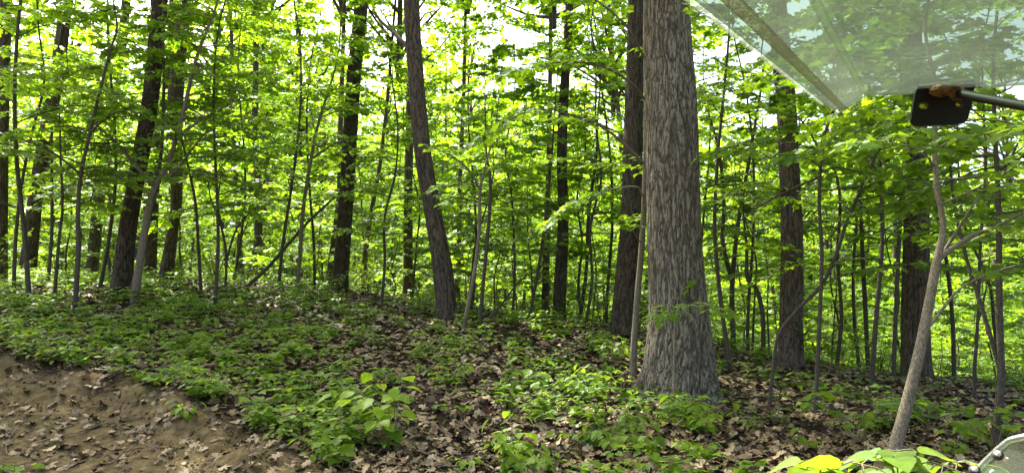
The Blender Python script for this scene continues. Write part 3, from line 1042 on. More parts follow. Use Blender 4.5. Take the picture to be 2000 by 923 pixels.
sapling('leaning_sapling', 'pale leaning sapling forking into crossing limbs at the edge of the track', [(1742, 900, 27), (1768, 800, 23), (1795, 690, 21), (1815, 590, 19), (1828, 518, 17), (1843, 440, 12), (1830, 370, 11), (1825, 250, 10), (1828, 170, 8)], 6.2, M_PALE,
        [([(1826, 520, 12), (1850, 502, 11), (1885, 484, 10), (1940, 456, 9), (2010, 432, 8), (2120, 380, 5)], .5, 10, .5), ([(1801, 665, 10), (1836, 624, 9), (1868, 590, 8), (1895, 525, 8), (1960, 450, 7), (2040, 360, 5)], .9, 10, .55),
         ([(1804, 650, 7), (1838, 621, 6), (1900, 560, 5), (1990, 525, 4), (2080, 505, 3)], .3, 7, .5), ([(1828, 240, 5), (1790, 200, 4), (1740, 188, 3)], -.4, 7, .3), ([(1835, 400, 5), (1880, 370, 4), (1930, 330, 3), (1990, 320, 2)], -.9, 9, .35)],
        fol=(2.5, 5.2, 22), leaf=.115, seed=44, H=5.6, indiv=300, blen=(.9, 1.7))
sapling('maple_sapling', 'twin stemmed brown sapling behind the crossing limbs', [(1946, 842, 17), (1955, 740, 14), (1952, 600, 12), (1950, 400, 10), (1942, 230, 8)], 7.6, M_STEM, [([(1957, 735, 9), (1942, 630, 8), (1916, 500, 7), (1905, 380, 6), (1908, 260, 4)], .5, 8, .5), ([(1957, 720, 7), (1980, 620, 6), (2010, 540, 5)], .5, 4), ([(1951, 330, 5), (2000, 300, 4), (2060, 300, 3)], -.6, 8)], fol=(2.2, 5.4, 24), leaf=.115, seed=45, H=6, indiv=300, blen=(1.0, 1.8))
sapling('maple_sapling', 'thin straight stem farther downslope behind the twin stemmed sapling', [(1903, 735, 7), (1910, 620, 6), (1915, 480, 6), (1925, 330, 5)], 11, M_STEM, [([(1908, 640, 4), (1935, 560, 3), (1950, 500, 2)], .2, 3)], fol=(2.0, 6.5, 20), leaf=.12, seed=46, H=7, blen=(.9, 1.7))
sapling('maple_sapling', 'small grey whip of a sapling standing right before the massive oak', [(1316, 808, 6), (1317, 700, 5), (1318, 640, 4), (1325, 600, 3)], 8.9, M_PALE, [([(1321, 618, 3), (1345, 592, 2), (1382, 602, 2)], -.5, 6, .1), ([(1320, 622, 3), (1302, 598, 2), (1282, 610, 2)], -.5, 5, .1)], leaf=.14, seed=47, indiv=80, tmpl=OVATE, lmat=M_LOW, per=3)
sapling('maple_sapling', 'spindly many twigged sapling among shrubs by the leaning dead pole', [(440, 582, 6), (441, 490, 5), (428, 430, 4), (412, 390, 3)], 17, M_STEM, [([(440, 520, 4), (458, 450, 4), (490, 410, 3), (540, 390, 2)], .2, 8, .4), ([(441, 480, 3), (430, 400, 3), (440, 330, 2)], -.2, 5, .4)], fol=(2.0, 3.6, 6), leaf=.11, seed=48, H=4, blen=(.7, 1.2))
sapling('maple_sapling', 'leaning thin sapling curving over beyond the slim dark trunk', [(1030, 640, 7), (1045, 560, 6), (1060, 470, 6), (1075, 330, 5)], 16, M_STEM, [([(1050, 530, 4), (1085, 480, 3), (1120, 470, 2)], .3, 5)], fol=(2.2, 5.6, 12), leaf=.11, seed=49, H=6, blen=(.9, 1.6))
sapling('maple_sapling', 'thin stem between the slim dark trunk and the trunk behind the oak', [(1130, 640, 8), (1145, 530, 7), (1150, 420, 7), (1165, 300, 5)], 18, M_STEM, fol=(2.6, 6.5, 12), leaf=.11, seed=50, H=7, blen=(.9, 1.7))

# long dead pole leaning on the near black trunk
g = Geo()
pl = np.array([list(P(u, v, D)) for u, v, D in [(443, 580, 17.5), (475, 562, 17.7), (515, 530, 18), (560, 480, 18.2), (610, 425, 18.5), (664, 376, 18.7)]])
b0 = np.array([pl[0, 0], pl[0, 1], gz(pl[0, 0], pl[0, 1])])
pl[0, 2] = b0[2] - .03
q = smooth_path(pl - b0, 24)
g.tube(q, np.linspace(.055, .028, 24), 8, jitter=.06)
g.tube([q[10], q[10] + np.array([.15, -.1, .35]), q[10] + np.array([.2, -.1, .62])], [.018, .012, .006], 5)
g.tube([q[16], q[16] + np.array([-.2, .1, .3])], [.014, .006], 5)
link('dead_pole', g.mesh('dead_pole', [M_STEM], True), None, b0, 'long dark dead pole leaning up against the nearly black trunk', 'dead branch')
# bare branch slanting up from the ground beside the slim dark trunk
g = Geo()
pl = np.array([list(P(u, v, D)) for u, v, D in [(945, 636, 15), (975, 600, 15.4), (1005, 560, 15.8), (1030, 535, 16)]])
b0 = np.array([pl[0, 0], pl[0, 1], gz(pl[0, 0], pl[0, 1])])
pl[0, 2] = b0[2] - .03
q = smooth_path(pl - b0, 16)
g.tube(q, np.linspace(.04, .015, 16), 7, jitter=.06)
g.tube([q[8], q[8] + np.array([.3, .1, .02]), q[8] + np.array([.5, .1, .15])], [.016, .010, .005], 5)
link('dead_branch', g.mesh('dead_branch', [M_STEM], True), None, b0, 'short dead branch slanting up near the foot of the slim dark trunk', 'dead branch')


# ------------------------------------------------------------------ generic woods behind
def understory_variant(seed, H, nb, leaf, tmpl, low=1.0):
    rs = random.Random(seed)
    g, L = Geo(), Leaves()
    x = y = 0.0
    pts = []
    for i in range(9):
        pts.append((x, y, -.15 + (H + .15) * i / 8, (.008 + .0034 * H) * (1 - .88 * i / 8)))
        x += rs.gauss(0, .10)
        y += rs.gauss(0, .10)
    r = smooth_path(np.array(pts), 40)
    g.tube(r[:, :3], r[:, 3], 7)
    for i in range(nb):
        f = (i + rs.random()) / nb
        z = low + (H * .97 - low) * f
        k = int(np.argmin(abs(r[:, 2] - z)))
        bough(g, L, r[k, :3], i * 2.4 + rs.uniform(-.6, .6), rs.uniform(.0, .45), rs.uniform(.9, 1.9) * (.75 + .06 * H) * (1.05 - .55 * f), max(.007, r[k, 3] * .45), rs, leaf, 10, 4, .45)
    p, d, n, s, t = L.arrays()
    gl = Geo()
    gl.leaves(tmpl, p, d, n, s, t)
    return g.mesh('understory_stem', [M_STEM], True), gl.mesh('understory_crown', [M_LEAF])


UND = [understory_variant(200 + i, h, nb, .125, MAPLE_MID, lo) for i, (h, nb, lo) in enumerate([(5, 16, .8), (6.5, 20, 1.2), (8, 24, 1.4), (4, 14, .6), (7, 22, 1.0), (9.5, 28, 2.0), (3, 12, .4)])]


def place_tree(name, meshes, x, y, rot, sc, label, cat, group, kinds=('stem', 'crown'), tilt=.05):
    root = link(name, None, None, (x, y, gz(x, y)), label, cat, group)
    root.rotation_euler = (R.gauss(0, tilt), R.gauss(0, tilt), rot)
    root.scale = (sc, sc, sc)
    for k, me in zip(kinds, meshes):
        link(k, me, root, kind='stuff' if k in ('crown', 'foliage') else None)
    return root


def clear_of(u, D, half):
    for (tu, tD, w) in KEEP_CLEAR:
        if D < tD - .3 and abs(u - tu) < half + w:
            return False
    return True


spots = []


def scatter(n, d0, d1, u0, u1, gap, power=1.0):
    out = []
    tries = 0
    while len(out) < n and tries < n * 60:
        tries += 1
        D = d0 + (d1 - d0) * R.random() ** power
        u = R.uniform(u0, u1)
        x = (u - 1000) / FPX * D
        if any((x - a) ** 2 + (D - b) ** 2 < gap * gap for a, b in spots):
            continue
        if gap > 1 and any(in_beam(x, D, EYE + h, 1.4) for h in (2, 4, 6, 8)):
            continue
        spots.append((x, D))
        out.append((x, D, u))
    return out


# near and middle understory, behind the traced trunks
for x, y, u in scatter(84, 17, 30, -150, 2150, 1.2):
    place_tree('understory_tree', UND[R.choice([0, 1, 2, 3, 4, 6])], x, y, R.uniform(0, 6.28), R.uniform(.8, 1.15), 'slender leafy understory maple ' + ('near the ' + near_name(x, y) if near_name(x, y) else 'in the thicket behind the large trunks'), 'tree', 'understory maples in the thicket')
for x, y, u in scatter(150, 30, 64, -200, 2200, 1.6):
    place_tree('far_understory_tree', UND[R.choice([1, 2, 4, 5])], x, y, R.uniform(0, 6.28), R.uniform(1.1, 1.9), 'leafy understory tree far back in the bright woods', 'tree', 'far understory trees')


# taller understory trees standing right among the traced trunks
for i, (u, D, v_) in enumerate([(1455, 15.5, 5), (1625, 14.5, 2), (1675, 17, 5), (1850, 15, 5), (1960, 13.5, 2), (2060, 12, 5), (1380, 18, 5), (30, 14.5, 2), (95, 17, 5), (195, 16, 5), (395, 16.5, 2), (455, 18.5, 5),
                                (545, 17.5, 5), (615, 20, 5), (745, 17.5, 2), (920, 18.5, 5), (1000, 17, 2), (1140, 16, 2), (1180, 19, 5), (62, 13.6, 5), (252, 14.4, 5), (420, 14.5, 5), (1425, 12.2, 5), (1690, 11.4, 5)]):
    x = (u - 1000) / FPX * D
    spots.append((x, D))
    place_tree('midstory_tree', UND[v_], x, D, R.uniform(0, 6.28), R.uniform(.95, 1.2), 'thin stemmed tall maple with layered leaf sprays ' + ('near the ' + near_name(x, D) if near_name(x, D) else 'among the large trunks'), 'tree', 'midstory maples among the trunks')


# tall trees farther back: shared straight trunks and crowns
def far_trunk(seed, H, r0):
    rs = random.Random(seed)
    pts = [(0, 0, -.3, r0 * 1.35), (0, 0, .1, r0 * 1.15)]
    x = y = 0
    for i in range(1, 9):
        x += rs.gauss(0, .14)
        y += rs.gauss(0, .14)
        pts.append((x, y, H * i / 8, r0 * (1 - .8 * i / 8)))
    r = smooth_path(np.array(pts), 46)
    g = Geo()
    g.tube(r[:, :3], r[:, 3], 12, jitter=.04)
    return g.mesh('far_trunk', [M_FARBARK], True)


FART = [far_trunk(300 + i, h, r0) for i, (h, r0) in enumerate([(19, .17), (23, .24), (16, .12), (21, .20)])]
FARH = [19, 23, 16, 21]
for x, y, u in scatter(64, 26, 75, -250, 2250, 2.6):
    i = R.randrange(4)
    root = link('tall_tree', None, None, (x, y, gz(x, y)), 'tall straight trunked tree standing far back among the leaves', 'tree', 'tall trees far back in the woods')
    root.rotation_euler = (R.gauss(0, .03), R.gauss(0, .03), R.uniform(0, 6.28))
    link('trunk', FART[i], root)
    canopy(root, (0, 0, FARH[i] * .80), R.randrange(4), R.uniform(0, 6), R.uniform(.8, 1.2))

# the farthest woods read as one green mass
k = 150000
D = NR.uniform(66, 120, k)
u = NR.uniform(-400, 2400, k)
x = (u - 1000) / FPX * D
z = ground(x, D) + 35 * NR.random(k) ** 1.15 * (0.68 + .32 * np.sin(x * .21 + D * .13) * np.sin(x * .083 + 1)) + .3
g = Geo()
g.leaves(DIAMOND, np.column_stack([x, D, z]), NR.normal(0, 1, (k, 3)) * [1, 1, .4], NR.normal(0, .5, (k, 3)) + [0, 0, 1], NR.uniform(.5, 1.2, k), NR.uniform(0, 1, k))
link('distant_woodland', g.mesh('distant_woodland', [M_CANOPY]), None, label='distant mass of green woodland closing the view', cat='woodland', kind='stuff')


# ------------------------------------------------------------------ low shrubs
def shrub_variant(seed, H, ns, leaf):
    rs = random.Random(seed)
    g, L = Geo(), Leaves()
    for i in range(ns):
        az = rs.uniform(0, 6.28)
        h = H * rs.uniform(.6, 1)
        e = np.array([math.cos(az) * h * .45, math.sin(az) * h * .45, h])
        m = e * .5 + np.array([0, 0, .12 * h])
        pts = smooth_path([np.array([0, 0, -.05]), m, e], 8)
        g.tube(pts, np.linspace(.008, .003, 8), 4, cap=False)
        spread_twigs(g, L, pts, .006, h * .8, rs, leaf, 6, 3, .55, .3)
    p, d, n, s, t = L.arrays()
    gl = Geo()
    gl.leaves(OVATE, p, d, n, s, t)
    return g.mesh('shrub_stem', [M_STEM], True), gl.mesh('shrub_foliage', [M_LOW])


SHR = [shrub_variant(400 + i, h, ns, lf) for i, (h, ns, lf) in enumerate([(.7, 5, .075), (1.0, 6, .085), (1.4, 6, .09), (.5, 5, .07)])]
spots = []
for x, y, u in scatter(150, 13, 30, -120, 2120, .7):
    if y < 16 and not clear_of(u, y, 40):
        continue
    sv = R.randrange(4)
    nm = near_name(x, y, 3.2)
    place_tree('leafy_shrub', SHR[sv], x, y, R.uniform(0, 6.28), R.uniform(.7, 1.2), ['knee high', 'waist high', 'chest high', 'ankle high'][sv] + ' leafy shrub ' + ('near the ' + nm if nm else 'growing along the crest'), 'shrub', 'low shrubs along the crest', ('stem', 'foliage'))

# ------------------------------------------------------------------ ground cover of seedlings
def low_plant(seed):
    """small seedling: a few stalks with whorls of leaves -> leaf arrays"""
    rs = random.Random(seed)
    L = Leaves()
    h = rs.uniform(.06, .22)
    lf = rs.uniform(.05, .095)
    for tier in range(rs.choice([1, 1, 2, 3])):
        z = h * (1 - .3 * tier)
        k = rs.choice([3, 4, 5, 5])
        a0 = rs.uniform(0, 6)
        for i in range(k):
            a = a0 + i * 6.283 / k + rs.gauss(0, .25)
            d = np.array([math.cos(a), math.sin(a), rs.uniform(-.35, .25)])
            o = np.array([math.cos(a), math.sin(a), 0]) * lf * rs.uniform(.1, .7)
            L.add(np.array([0, 0, z]) + o, d, np.array([rs.gauss(0, .3), rs.gauss(0, .3), 1]), lf * rs.uniform(.7, 1.2), rs.uniform(.1, .8))
    return L.arrays()


PLANTS = [low_plant(500 + i) for i in range(24)]


def frustum_points(n, d0, d1, u0=-160, u1=2160, power=.5):
    D = np.sqrt(d0 ** 2 + (d1 ** 2 - d0 ** 2) * NR.random(n) ** (power * 2))
    u = NR.uniform(u0, u1, n)
    return (u - 1000) / FPX * D, D, u


def vnoise(x, y, s, seed=0):
    return np.array([mnoise.noise(Vector((a * s, b * s, seed))) for a, b in zip(x, y)])


n = 15000
x, y, u = frustum_points(n, 6.0, 24, power=.75)
dens = .19 + .55 * np.clip((900 - u) / 700, 0, 1) - .22 * np.clip((u - 1350) / 300, 0, 1) + 1.1 * vnoise(x, y, .75, 3) + .5 * vnoise(x, y, 2.4, 9)
dens -= .22 * np.clip((9.5 - y) / 2.5, 0, 1)
ok = (NR.random(n) < dens) & (bank_sd(x, y) > .45)
x, y = x[ok], y[ok]
z = ground(x, y)
g = Geo()
which = NR.integers(0, len(PLANTS), len(x))
for w in range(len(PLANTS)):
    m = which == w
    if not m.any():
        continue
    p, d, nn, s, t = PLANTS[w]
    k = m.sum()
    a = NR.uniform(0, 6.28, k)
    c, sn = np.cos(a), np.sin(a)
    sc = NR.uniform(.75, 1.5, k)

    def rot(v):
        return np.stack([c[:, None] * v[None, :, 0] - sn[:, None] * v[None, :, 1], sn[:, None] * v[None, :, 0] + c[:, None] * v[None, :, 1], np.repeat(v[None, :, 2], k, 0)], -1)
    pos = rot(p) * sc[:, None, None] + np.stack([x[m], y[m], z[m]], -1)[:, None, :]
    g.leaves(OVATE if w % 3 else MAPLE_MID, pos.reshape(-1, 3), rot(d).reshape(-1, 3), rot(nn).reshape(-1, 3), (sc[:, None] * s[None]).ravel(), (NR.uniform(-.15, .15, k)[:, None] + t[None]).ravel())
link('ground_cover', g.mesh('ground_cover', [M_LOW]), None, label='patchy carpet of small green seedlings over the forest floor', cat='ground cover', kind='stuff')

# ------------------------------------------------------------------ leaf litter
n = 52000
x, y, u = frustum_points(n, 5.6, 22, power=.62)
sd = bank_sd(x, y)
ok = (sd > .55) | ((sd > -1.0) & (NR.random(n) < .26)) | (NR.random(n) < .05)
x, y, u = x[ok], y[ok], u[ok]
z = ground(x, y)
e = .05
nrm = np.column_stack([-(ground(x + e, y) - z) / e, -(ground(x, y + e) - z) / e, np.ones(len(x))])
nrm += NR.normal(0, .30, nrm.shape) * [1, 1, .3]
dirs = NR.normal(0, 1, (len(x), 3)) * [1, 1, .1]
size = NR.uniform(.07, .15, len(x))
tint = NR.random(len(x))
pos = np.column_stack([x, y, z + NR.uniform(.006, .035, len(x))])
order = np.argsort(y / size)                       # those that show largest first
inview = (u > 0) & (u < 2000) & (HOR - FPX * (z - EYE) / y < 930)
big = [i for i in order if inview[i]][:300]
rest = np.ones(len(x), bool)
rest[big] = False
g = Geo()
var = NR.integers(0, 6, len(x))
for w in range(6):
    near = rest & (var == w) & (y < 10.5)
    far = rest & (var == w) & (y >= 10.5)
    g.leaves(OAKS[w], pos[near], dirs[near], nrm[near], size[near], tint[near])
    g.leaves(OAK_LOW[w % 3], pos[far], dirs[far], nrm[far], size[far] * 1.1, tint[far])
link('leaf_litter', g.mesh('leaf_litter', [M_LITTER]), None, label='carpet of dry brown oak leaves covering the forest floor', cat='leaf litter', kind='stuff')
OAKM = []
for w in range(6):
    g = Geo()
    g.add(OAKS[w][0], OAKS[w][1], 0, np.zeros(len(OAKS[w][0])))
    OAKM.append(g.mesh('fallen_leaf', [M_LITTER]))
fd, fn, fb = frame(dirs, nrm)
for i in big:
    o = link('fallen_leaf', OAKM[var[i]], None, label='single dry lobed oak leaf lying curled on the litter before the seedlings', cat='leaf', group='fallen oak leaves in the foreground')
    s = size[i]
    o.matrix_basis = Matrix(((fb[i, 0] * s, fd[i, 0] * s, fn[i, 0] * s, pos[i, 0]), (fb[i, 1] * s, fd[i, 1] * s, fn[i, 1] * s, pos[i, 1]), (fb[i, 2] * s, fd[i, 2] * s, fn[i, 2] * s, pos[i, 2]), (0, 0, 0, 1)))

# crumbs of soil on the bank and the track
n = 9000
x, y, u = frustum_points(n, 5.6, 13, u1=700, power=.5)
sd = bank_sd(x, y)
ok = ((sd > -.3) & (sd < .65)) | ((sd <= -.3) & (NR.random(n) < .25))
x, y = x[ok], y[ok]
g = Geo()
oct_v = np.array([(1, 0, 0), (-1, 0, 0), (0, 1, 0), (0, -1, 0), (0, 0, .8), (0, 0, -.8)], float)
oct_f = np.array([(0, 2, 4), (2, 1, 4), (1, 3, 4), (3, 0, 4), (2, 0, 5), (1, 2, 5), (3, 1, 5), (0, 3, 5)])
g.leaves((oct_v, oct_f), np.column_stack([x, y, ground(x, y) + .004]), NR.normal(0, 1, (len(x), 3)), NR.normal(0, 1, (len(x), 3)), .006 + .022 * NR.random(len(x)) ** 3, NR.random(len(x)))
me = g.mesh('soil_crumbs', [M_SOIL])
a = me.attributes.new('track', 'FLOAT', 'POINT')
a.data.foreach_set('value', np.ones(len(me.vertices), np.float32))
link('soil_crumbs', me, None, label='loose crumbs of brown soil along the cut bank', cat='soil', kind='stuff')

# fallen sticks
for i in range(34):
    D = R.uniform(6.6, 13)
    uu = R.uniform(20, 1980)
    p = on_ground(uu, D)
    a = R.uniform(0, 3.14)
    ln = R.uniform(.35, 1.1)
    nseg = 9
    c = np.array([(p.x + math.cos(a) * ln * (t - .5) + .04 * math.sin(5 * t + i), p.y + math.sin(a) * ln * (t - .5) + .03 * math.cos(7 * t + i)) for t in np.linspace(0, 1, nseg)])
    zz = ground(c[:, 0], c[:, 1]) + .028
    g = Geo()
    r0 = R.uniform(.005, .014)
    q = np.column_stack([c, zz]) - np.array(p)
    g.tube(q, np.linspace(r0, r0 * .5, nseg), 5, jitter=.08)
    s_ = q[5]
    g.tube([s_, s_ + np.array([.10, .06, .03]), s_ + np.array([.16, .14, .02])], [r0 * .6, r0 * .5, r0 * .25], 4)
    link('fallen_stick', g.mesh('fallen_stick', [M_STEM if i % 3 else M_PALE], True), None, p, 'thin dead stick lying on the leaf litter', 'stick', 'sticks on the forest floor')
# pale log end on the lip of the bank
g = Geo()
a, b = on_ground(95, 9.7), on_ground(165, 9.5)
b0 = np.array(a)
q = np.array([list(a + (b - a) * t) for t in np.linspace(0, 1, 10)])
q[:, 2] = ground(q[:, 0], q[:, 1]) + .04
g.tube(q - b0, np.linspace(.045, .03, 10), 8, jitter=.1)
link('rotten_log', g.mesh('rotten_log', [M_PALE], True), None, b0, 'short pale rotten branch lying on the lip of the bank', 'log')


# ------------------------------------------------------------------ foreground seedlings, each leaf its own part
def seedling(name, label, base, stalks, leafsize, tmpl, mat, seed, cat='seedling', group=None, mode='whorl', per=5, thick=.004):
    """stalks: list of (dx, dy, height). mode whorl: leaves round the top; spray: pairs along the stalk"""
    rs = random.Random(seed)
    root = link(name, None, None, base, label, cat, group)
    g = Geo()
    recs = []
    for dx, dy, h in stalks:
        e = np.array([dx, dy, h])
        m = np.array([dx * .35, dy * .35, h * .6])
        pts = smooth_path([np.array([0, 0, -.06]), m, e], 7)
        g.tube(pts, np.linspace(thick, thick * .5, 7), 4)
        if mode == 'whorl':
            a0 = rs.uniform(0, 6)
            for i in range(per):
                a = a0 + 6.283 * i / per + rs.gauss(0, .2)
                d = np.array([math.cos(a), math.sin(a), rs.uniform(-.55, .1)])
                st = d * leafsize * rs.uniform(.25, .6)
                g.tube([e, e + st * .6 + [0, 0, .01], e + st], [thick * .4] * 3, 3)
                recs.append((e + st, d, np.array([rs.gauss(0, .25), rs.gauss(0, .25), 1]), leafsize * rs.uniform(.7, 1.15)))
        else:
            for i in range(per):
                t = .35 + .65 * (i + 1) / per
                k = int(t * 6)
                q = pts[k]
                dd = unit(pts[min(k + 1, 6)] - pts[max(k - 1, 0)])
                hd = unit(np.array([dx, dy, 0]) + 1e-3)
                sd_ = np.array([-hd[1], hd[0], 0])
                for sg in ((-1, 1) if i < per - 1 else (0,)):
                    d = unit(sd_ * sg * rs.uniform(.7, 1) + hd * rs.uniform(.4, .9) + np.array([0, 0, rs.uniform(-.6, -.05)]))
                    st = d * leafsize * rs.uniform(.15, .35)
                    g.tube([q, q + st], [thick * .4] * 2, 3)
                    recs.append((q + st, d, np.array([rs.gauss(0, .22), rs.gauss(0, .22), 1]), leafsize * rs.uniform(.7, 1.15)))
    link('stem', g.mesh(name + '_stem', [M_GSTEM], True), root)
    d_, n_, b_ = frame([r[1] for r in recs], [r[2] for r in recs])
    for i, (p, _, _, s) in enumerate(recs):
        lo = link('leaf', leaf_mesh(tmpl, mat, rs.uniform(.1, .9)), root)
        lo.matrix_basis = Matrix(((b_[i, 0] * s, d_[i, 0] * s, n_[i, 0] * s, p[0]), (b_[i, 1] * s, d_[i, 1] * s, n_[i, 1] * s, p[1]), (b_[i, 2] * s, d_[i, 2] * s, n_[i, 2] * s, p[2]), (0, 0, 0, 1)))
    return root


def arms(rs, n, rad, h0, h1):
    return [(rad * rs.uniform(.4, 1) * math.cos(a), rad * rs.uniform(.4, 1) * math.sin(a), rs.uniform(h0, h1)) for a in [rs.uniform(0, 1) + i * 6.283 / n for i in range(n)]]


rs = random.Random(77)
seedling('witch_hazel_seedling', 'bushy seedling with big drooping toothed leaves on the open litter', on_ground(775, 7.4), [(-.55, -.1, .50), (-.30, -.30, .55), (-.28, .25, .66), (.02, -.2, .58), (.05, .2, .62), (-.42, .12, .40), (-.12, -.38, .30)], .175, SERR, M_BRIGHT, 1, mode='spray', per=4, thick=.006)
seedling('hickory_seedling', 'yellow green seedling with fans of pointed leaflets', on_ground(1004, 6.9), [(-.22, -.1, .46), (-.05, .12, .50), (.10, -.05, .48), (-.15, -.22, .32), (.14, .10, .30), (.0, -.15, .16), (.22, -.05, .22)], .125, BROAD, M_BRIGHT, 2, mode='spray', per=3, thick=.005)
seedling('creeping_shrub', 'sprawling mat of rounded bright leaves below the massive oak', on_ground(1180, 7.5), arms(rs, 15, .62, .12, .34), .10, BROAD, M_LOW, 3, mode='spray', per=5)
seedling('creeping_shrub', 'rounded leafy clump just uphill of the sprawling mat', on_ground(1150, 9.4), arms(rs, 12, .55, .2, .5), .105, BROAD, M_LOW, 4, mode='spray', per=4)
seedling('creeping_shrub', 'leafy clump at the foot of the maple sapling hugging the oak', on_ground(1195, 10.9), arms(rs, 9, .5, .3, .65), .11, BROAD, M_LOW, 5, mode='spray', per=4)
seedling('leafy_seedling', 'seedling with a few broad leaves at the foot of the massive oak', on_ground(1330, 8.5), arms(rs, 6, .3, .12, .35), .13, BROAD, M_LOW, 6, mode='spray', per=3)
seedling('leafy_seedling', 'lone seedling with one dark drooping leaf on the litter uphill of the hickory', on_ground(1048, 9.5), [(-.2, 0, .5), (.1, .05, .45), (.05, -.1, .3)], .17, SERR, M_LOW, 7, mode='spray', per=2)
seedling('maple_seedling', 'layered maple seedling with pointed lobed leaves beside the pale leaning sapling', on_ground(1660, 7.6), arms(rs, 9, .55, .22, .5), .14, LOBED5, M_LOW, 8, mode='whorl', per=4)
seedling('maple_seedling', 'maple seedling with wide lobed leaves behind the pale leaning sapling', on_ground(1800, 8.2), arms(rs, 7, .5, .2, .42), .14, LOBED5, M_LOW, 9, mode='whorl', per=4)
seedling('maple_seedling', 'dim maple seedling under the twin stemmed sapling', on_ground(1925, 7.2), arms(rs, 7, .55, .2, .4), .14, LOBED5, M_LOW, 10, mode='whorl', per=4)
seedling('broadleaf_seedling', 'tall bright seedling with very broad leaves right beside the vehicle', Vector((1.30, 2.55, gz(1.30, 2.55))), [(dx_, dy_, P(1730, v_, 2.55).z - gz(1.30, 2.55)) for dx_, dy_, v_ in ((-.24, .05, 908), (-.12, -.03, 902), (.02, .04, 896), (.16, -.02, 906), (.27, .08, 912), (.08, .12, 894))], .15, BROAD, M_LOW, 11, mode='whorl', per=5, thick=.006)
seedling('leafy_seedling', 'seedling sprouting from the crumbling edge of the bank', on_ground(372, 7.75), arms(rs, 3, .15, .1, .2), .10, BROAD, M_LOW, 12, mode='spray', per=3)
seedling('leafy_seedling', 'dusty seedling growing in the bare dirt of the track', on_ground(45, 7.0), arms(rs, 5, .2, .06, .14), .10, SERR, M_LOW, 13, mode='whorl', per=4)
# many smaller ones scattered over the floor
kinds = [('ovate', BROAD, M_LOW, 'small green seedling with oval leaves on the leaf litter', 'oval leaved seedlings'), ('lobed', LOBED5, M_LOW, 'small maple seedling with lobed leaves on the leaf litter', 'small maple seedlings'),
         ('bright', BROAD, M_BRIGHT, 'small yellow green seedling with oval leaves on the leaf litter', 'yellow green oval seedlings'), ('toothed', SERR, M_LOW, 'small seedling with toothed drooping leaves on the leaf litter', 'toothed leaf seedlings')]
cnt = 0
while cnt < 120:
    D = 6.4 + 7 * R.random() ** 1.4
    uu = R.uniform(-20, 2020)
    if uu > 1400 and R.random() < .6:
        continue
    p = on_ground(uu, D)
    if bank_sd(np.array([p.x]), np.array([p.y]))[0] < .5:
        continue
    kd = kinds[R.choice([0, 0, 0, 1, 1, 2, 3])]
    nm = near_name(p.x, p.y, 3.0)
    seedling('seedling', kd[3].replace('on the leaf litter', 'near the ' + nm) if nm else kd[3], p, arms(R, R.choice([2, 3, 3, 4]), R.uniform(.06, .2), .07, .24), R.uniform(.07, .11), kd[1], kd[2], 1000 + cnt, group=kd[4], mode=R.choice(['whorl', 'spray']), per=R.choice([3, 4]), thick=.003)
    cnt += 1


# ------------------------------------------------------------------ off-road vehicle: flipped-up windshield, bracket, strut, roll bar
def plastic_material(name, haze, tint):
    m, nt, out = mat_new(name)
    tc = N(nt, 'ShaderNodeTexCoord')
    mp = N(nt, 'ShaderNodeMapping')
    mp.inputs['Scale'].default_value = (14, 90, 14)
    mp.inputs['Rotation'].default_value = (0, 0, math.radians(62))
    nt.links.new(tc.outputs['Object'], mp.inputs['Vector'])
    no = N(nt, 'ShaderNodeTexNoise')
    no.inputs['Scale'].default_value = 1.2
    no.inputs['Detail'].default_value = 6
    nt.links.new(mp.outputs[0], no.inputs['Vector'])
    n2 = N(nt, 'ShaderNodeTexNoise')
    n2.inputs['Scale'].default_value = 5
    nt.links.new(tc.outputs['Object'], n2.inputs['Vector'])
    mm = N(nt, 'ShaderNodeMath', operation='MULTIPLY')
    nt.links.new(no.outputs['Fac'], mm.inputs[0])
    nt.links.new(n2.outputs['Fac'], mm.inputs[1])
    mr = N(nt, 'ShaderNodeMapRange')
    nt.links.new(mm.outputs[0], mr.inputs[0])
    mr.inputs[1].default_value = .1
    mr.inputs[2].default_value = .45
    mr.inputs[3].default_value = haze * .6
    mr.inputs[4].default_value = haze * 1.5
    tp = N(nt, 'ShaderNodeBsdfTransparent')
    tp.inputs[0].default_value = (*tint, 1)
    df = N(nt, 'ShaderNodeBsdfDiffuse')
    df.inputs[0].default_value = (.62, .66, .58, 1)
    tl = N(nt, 'ShaderNodeBsdfTranslucent')
    tl.inputs[0].default_value = (.62, .66, .58, 1)
    hz = N(nt, 'ShaderNodeMixShader')
    hz.inputs[0].default_value = .5
    nt.links.new(df.outputs[0], hz.inputs[1])
    nt.links.new(tl.outputs[0], hz.inputs[2])
    m1 = N(nt, 'ShaderNodeMixShader')
    nt.links.new(mr.outputs[0], m1.inputs[0])
    nt.links.new(tp.outputs[0], m1.inputs[1])
    nt.links.new(hz.outputs[0], m1.inputs[2])
    gl = N(nt, 'ShaderNodeBsdfGlossy')
    gl.inputs['Roughness'].default_value = .12
    fr = N(nt, 'ShaderNodeFresnel')
    fr.inputs[0].default_value = 1.45
    cl = N(nt, 'ShaderNodeMath', operation='MINIMUM')
    nt.links.new(fr.outputs[0], cl.inputs[0])
    cl.inputs[1].default_value = .07
    m2 = N(nt, 'ShaderNodeMixShader')
    nt.links.new(cl.outputs[0], m2.inputs[0])
    nt.links.new(m1.outputs[0], m2.inputs[1])
    nt.links.new(gl.outputs[0], m2.inputs[2])
    nt.links.new(m2.outputs[0], out.inputs[0])
    return m


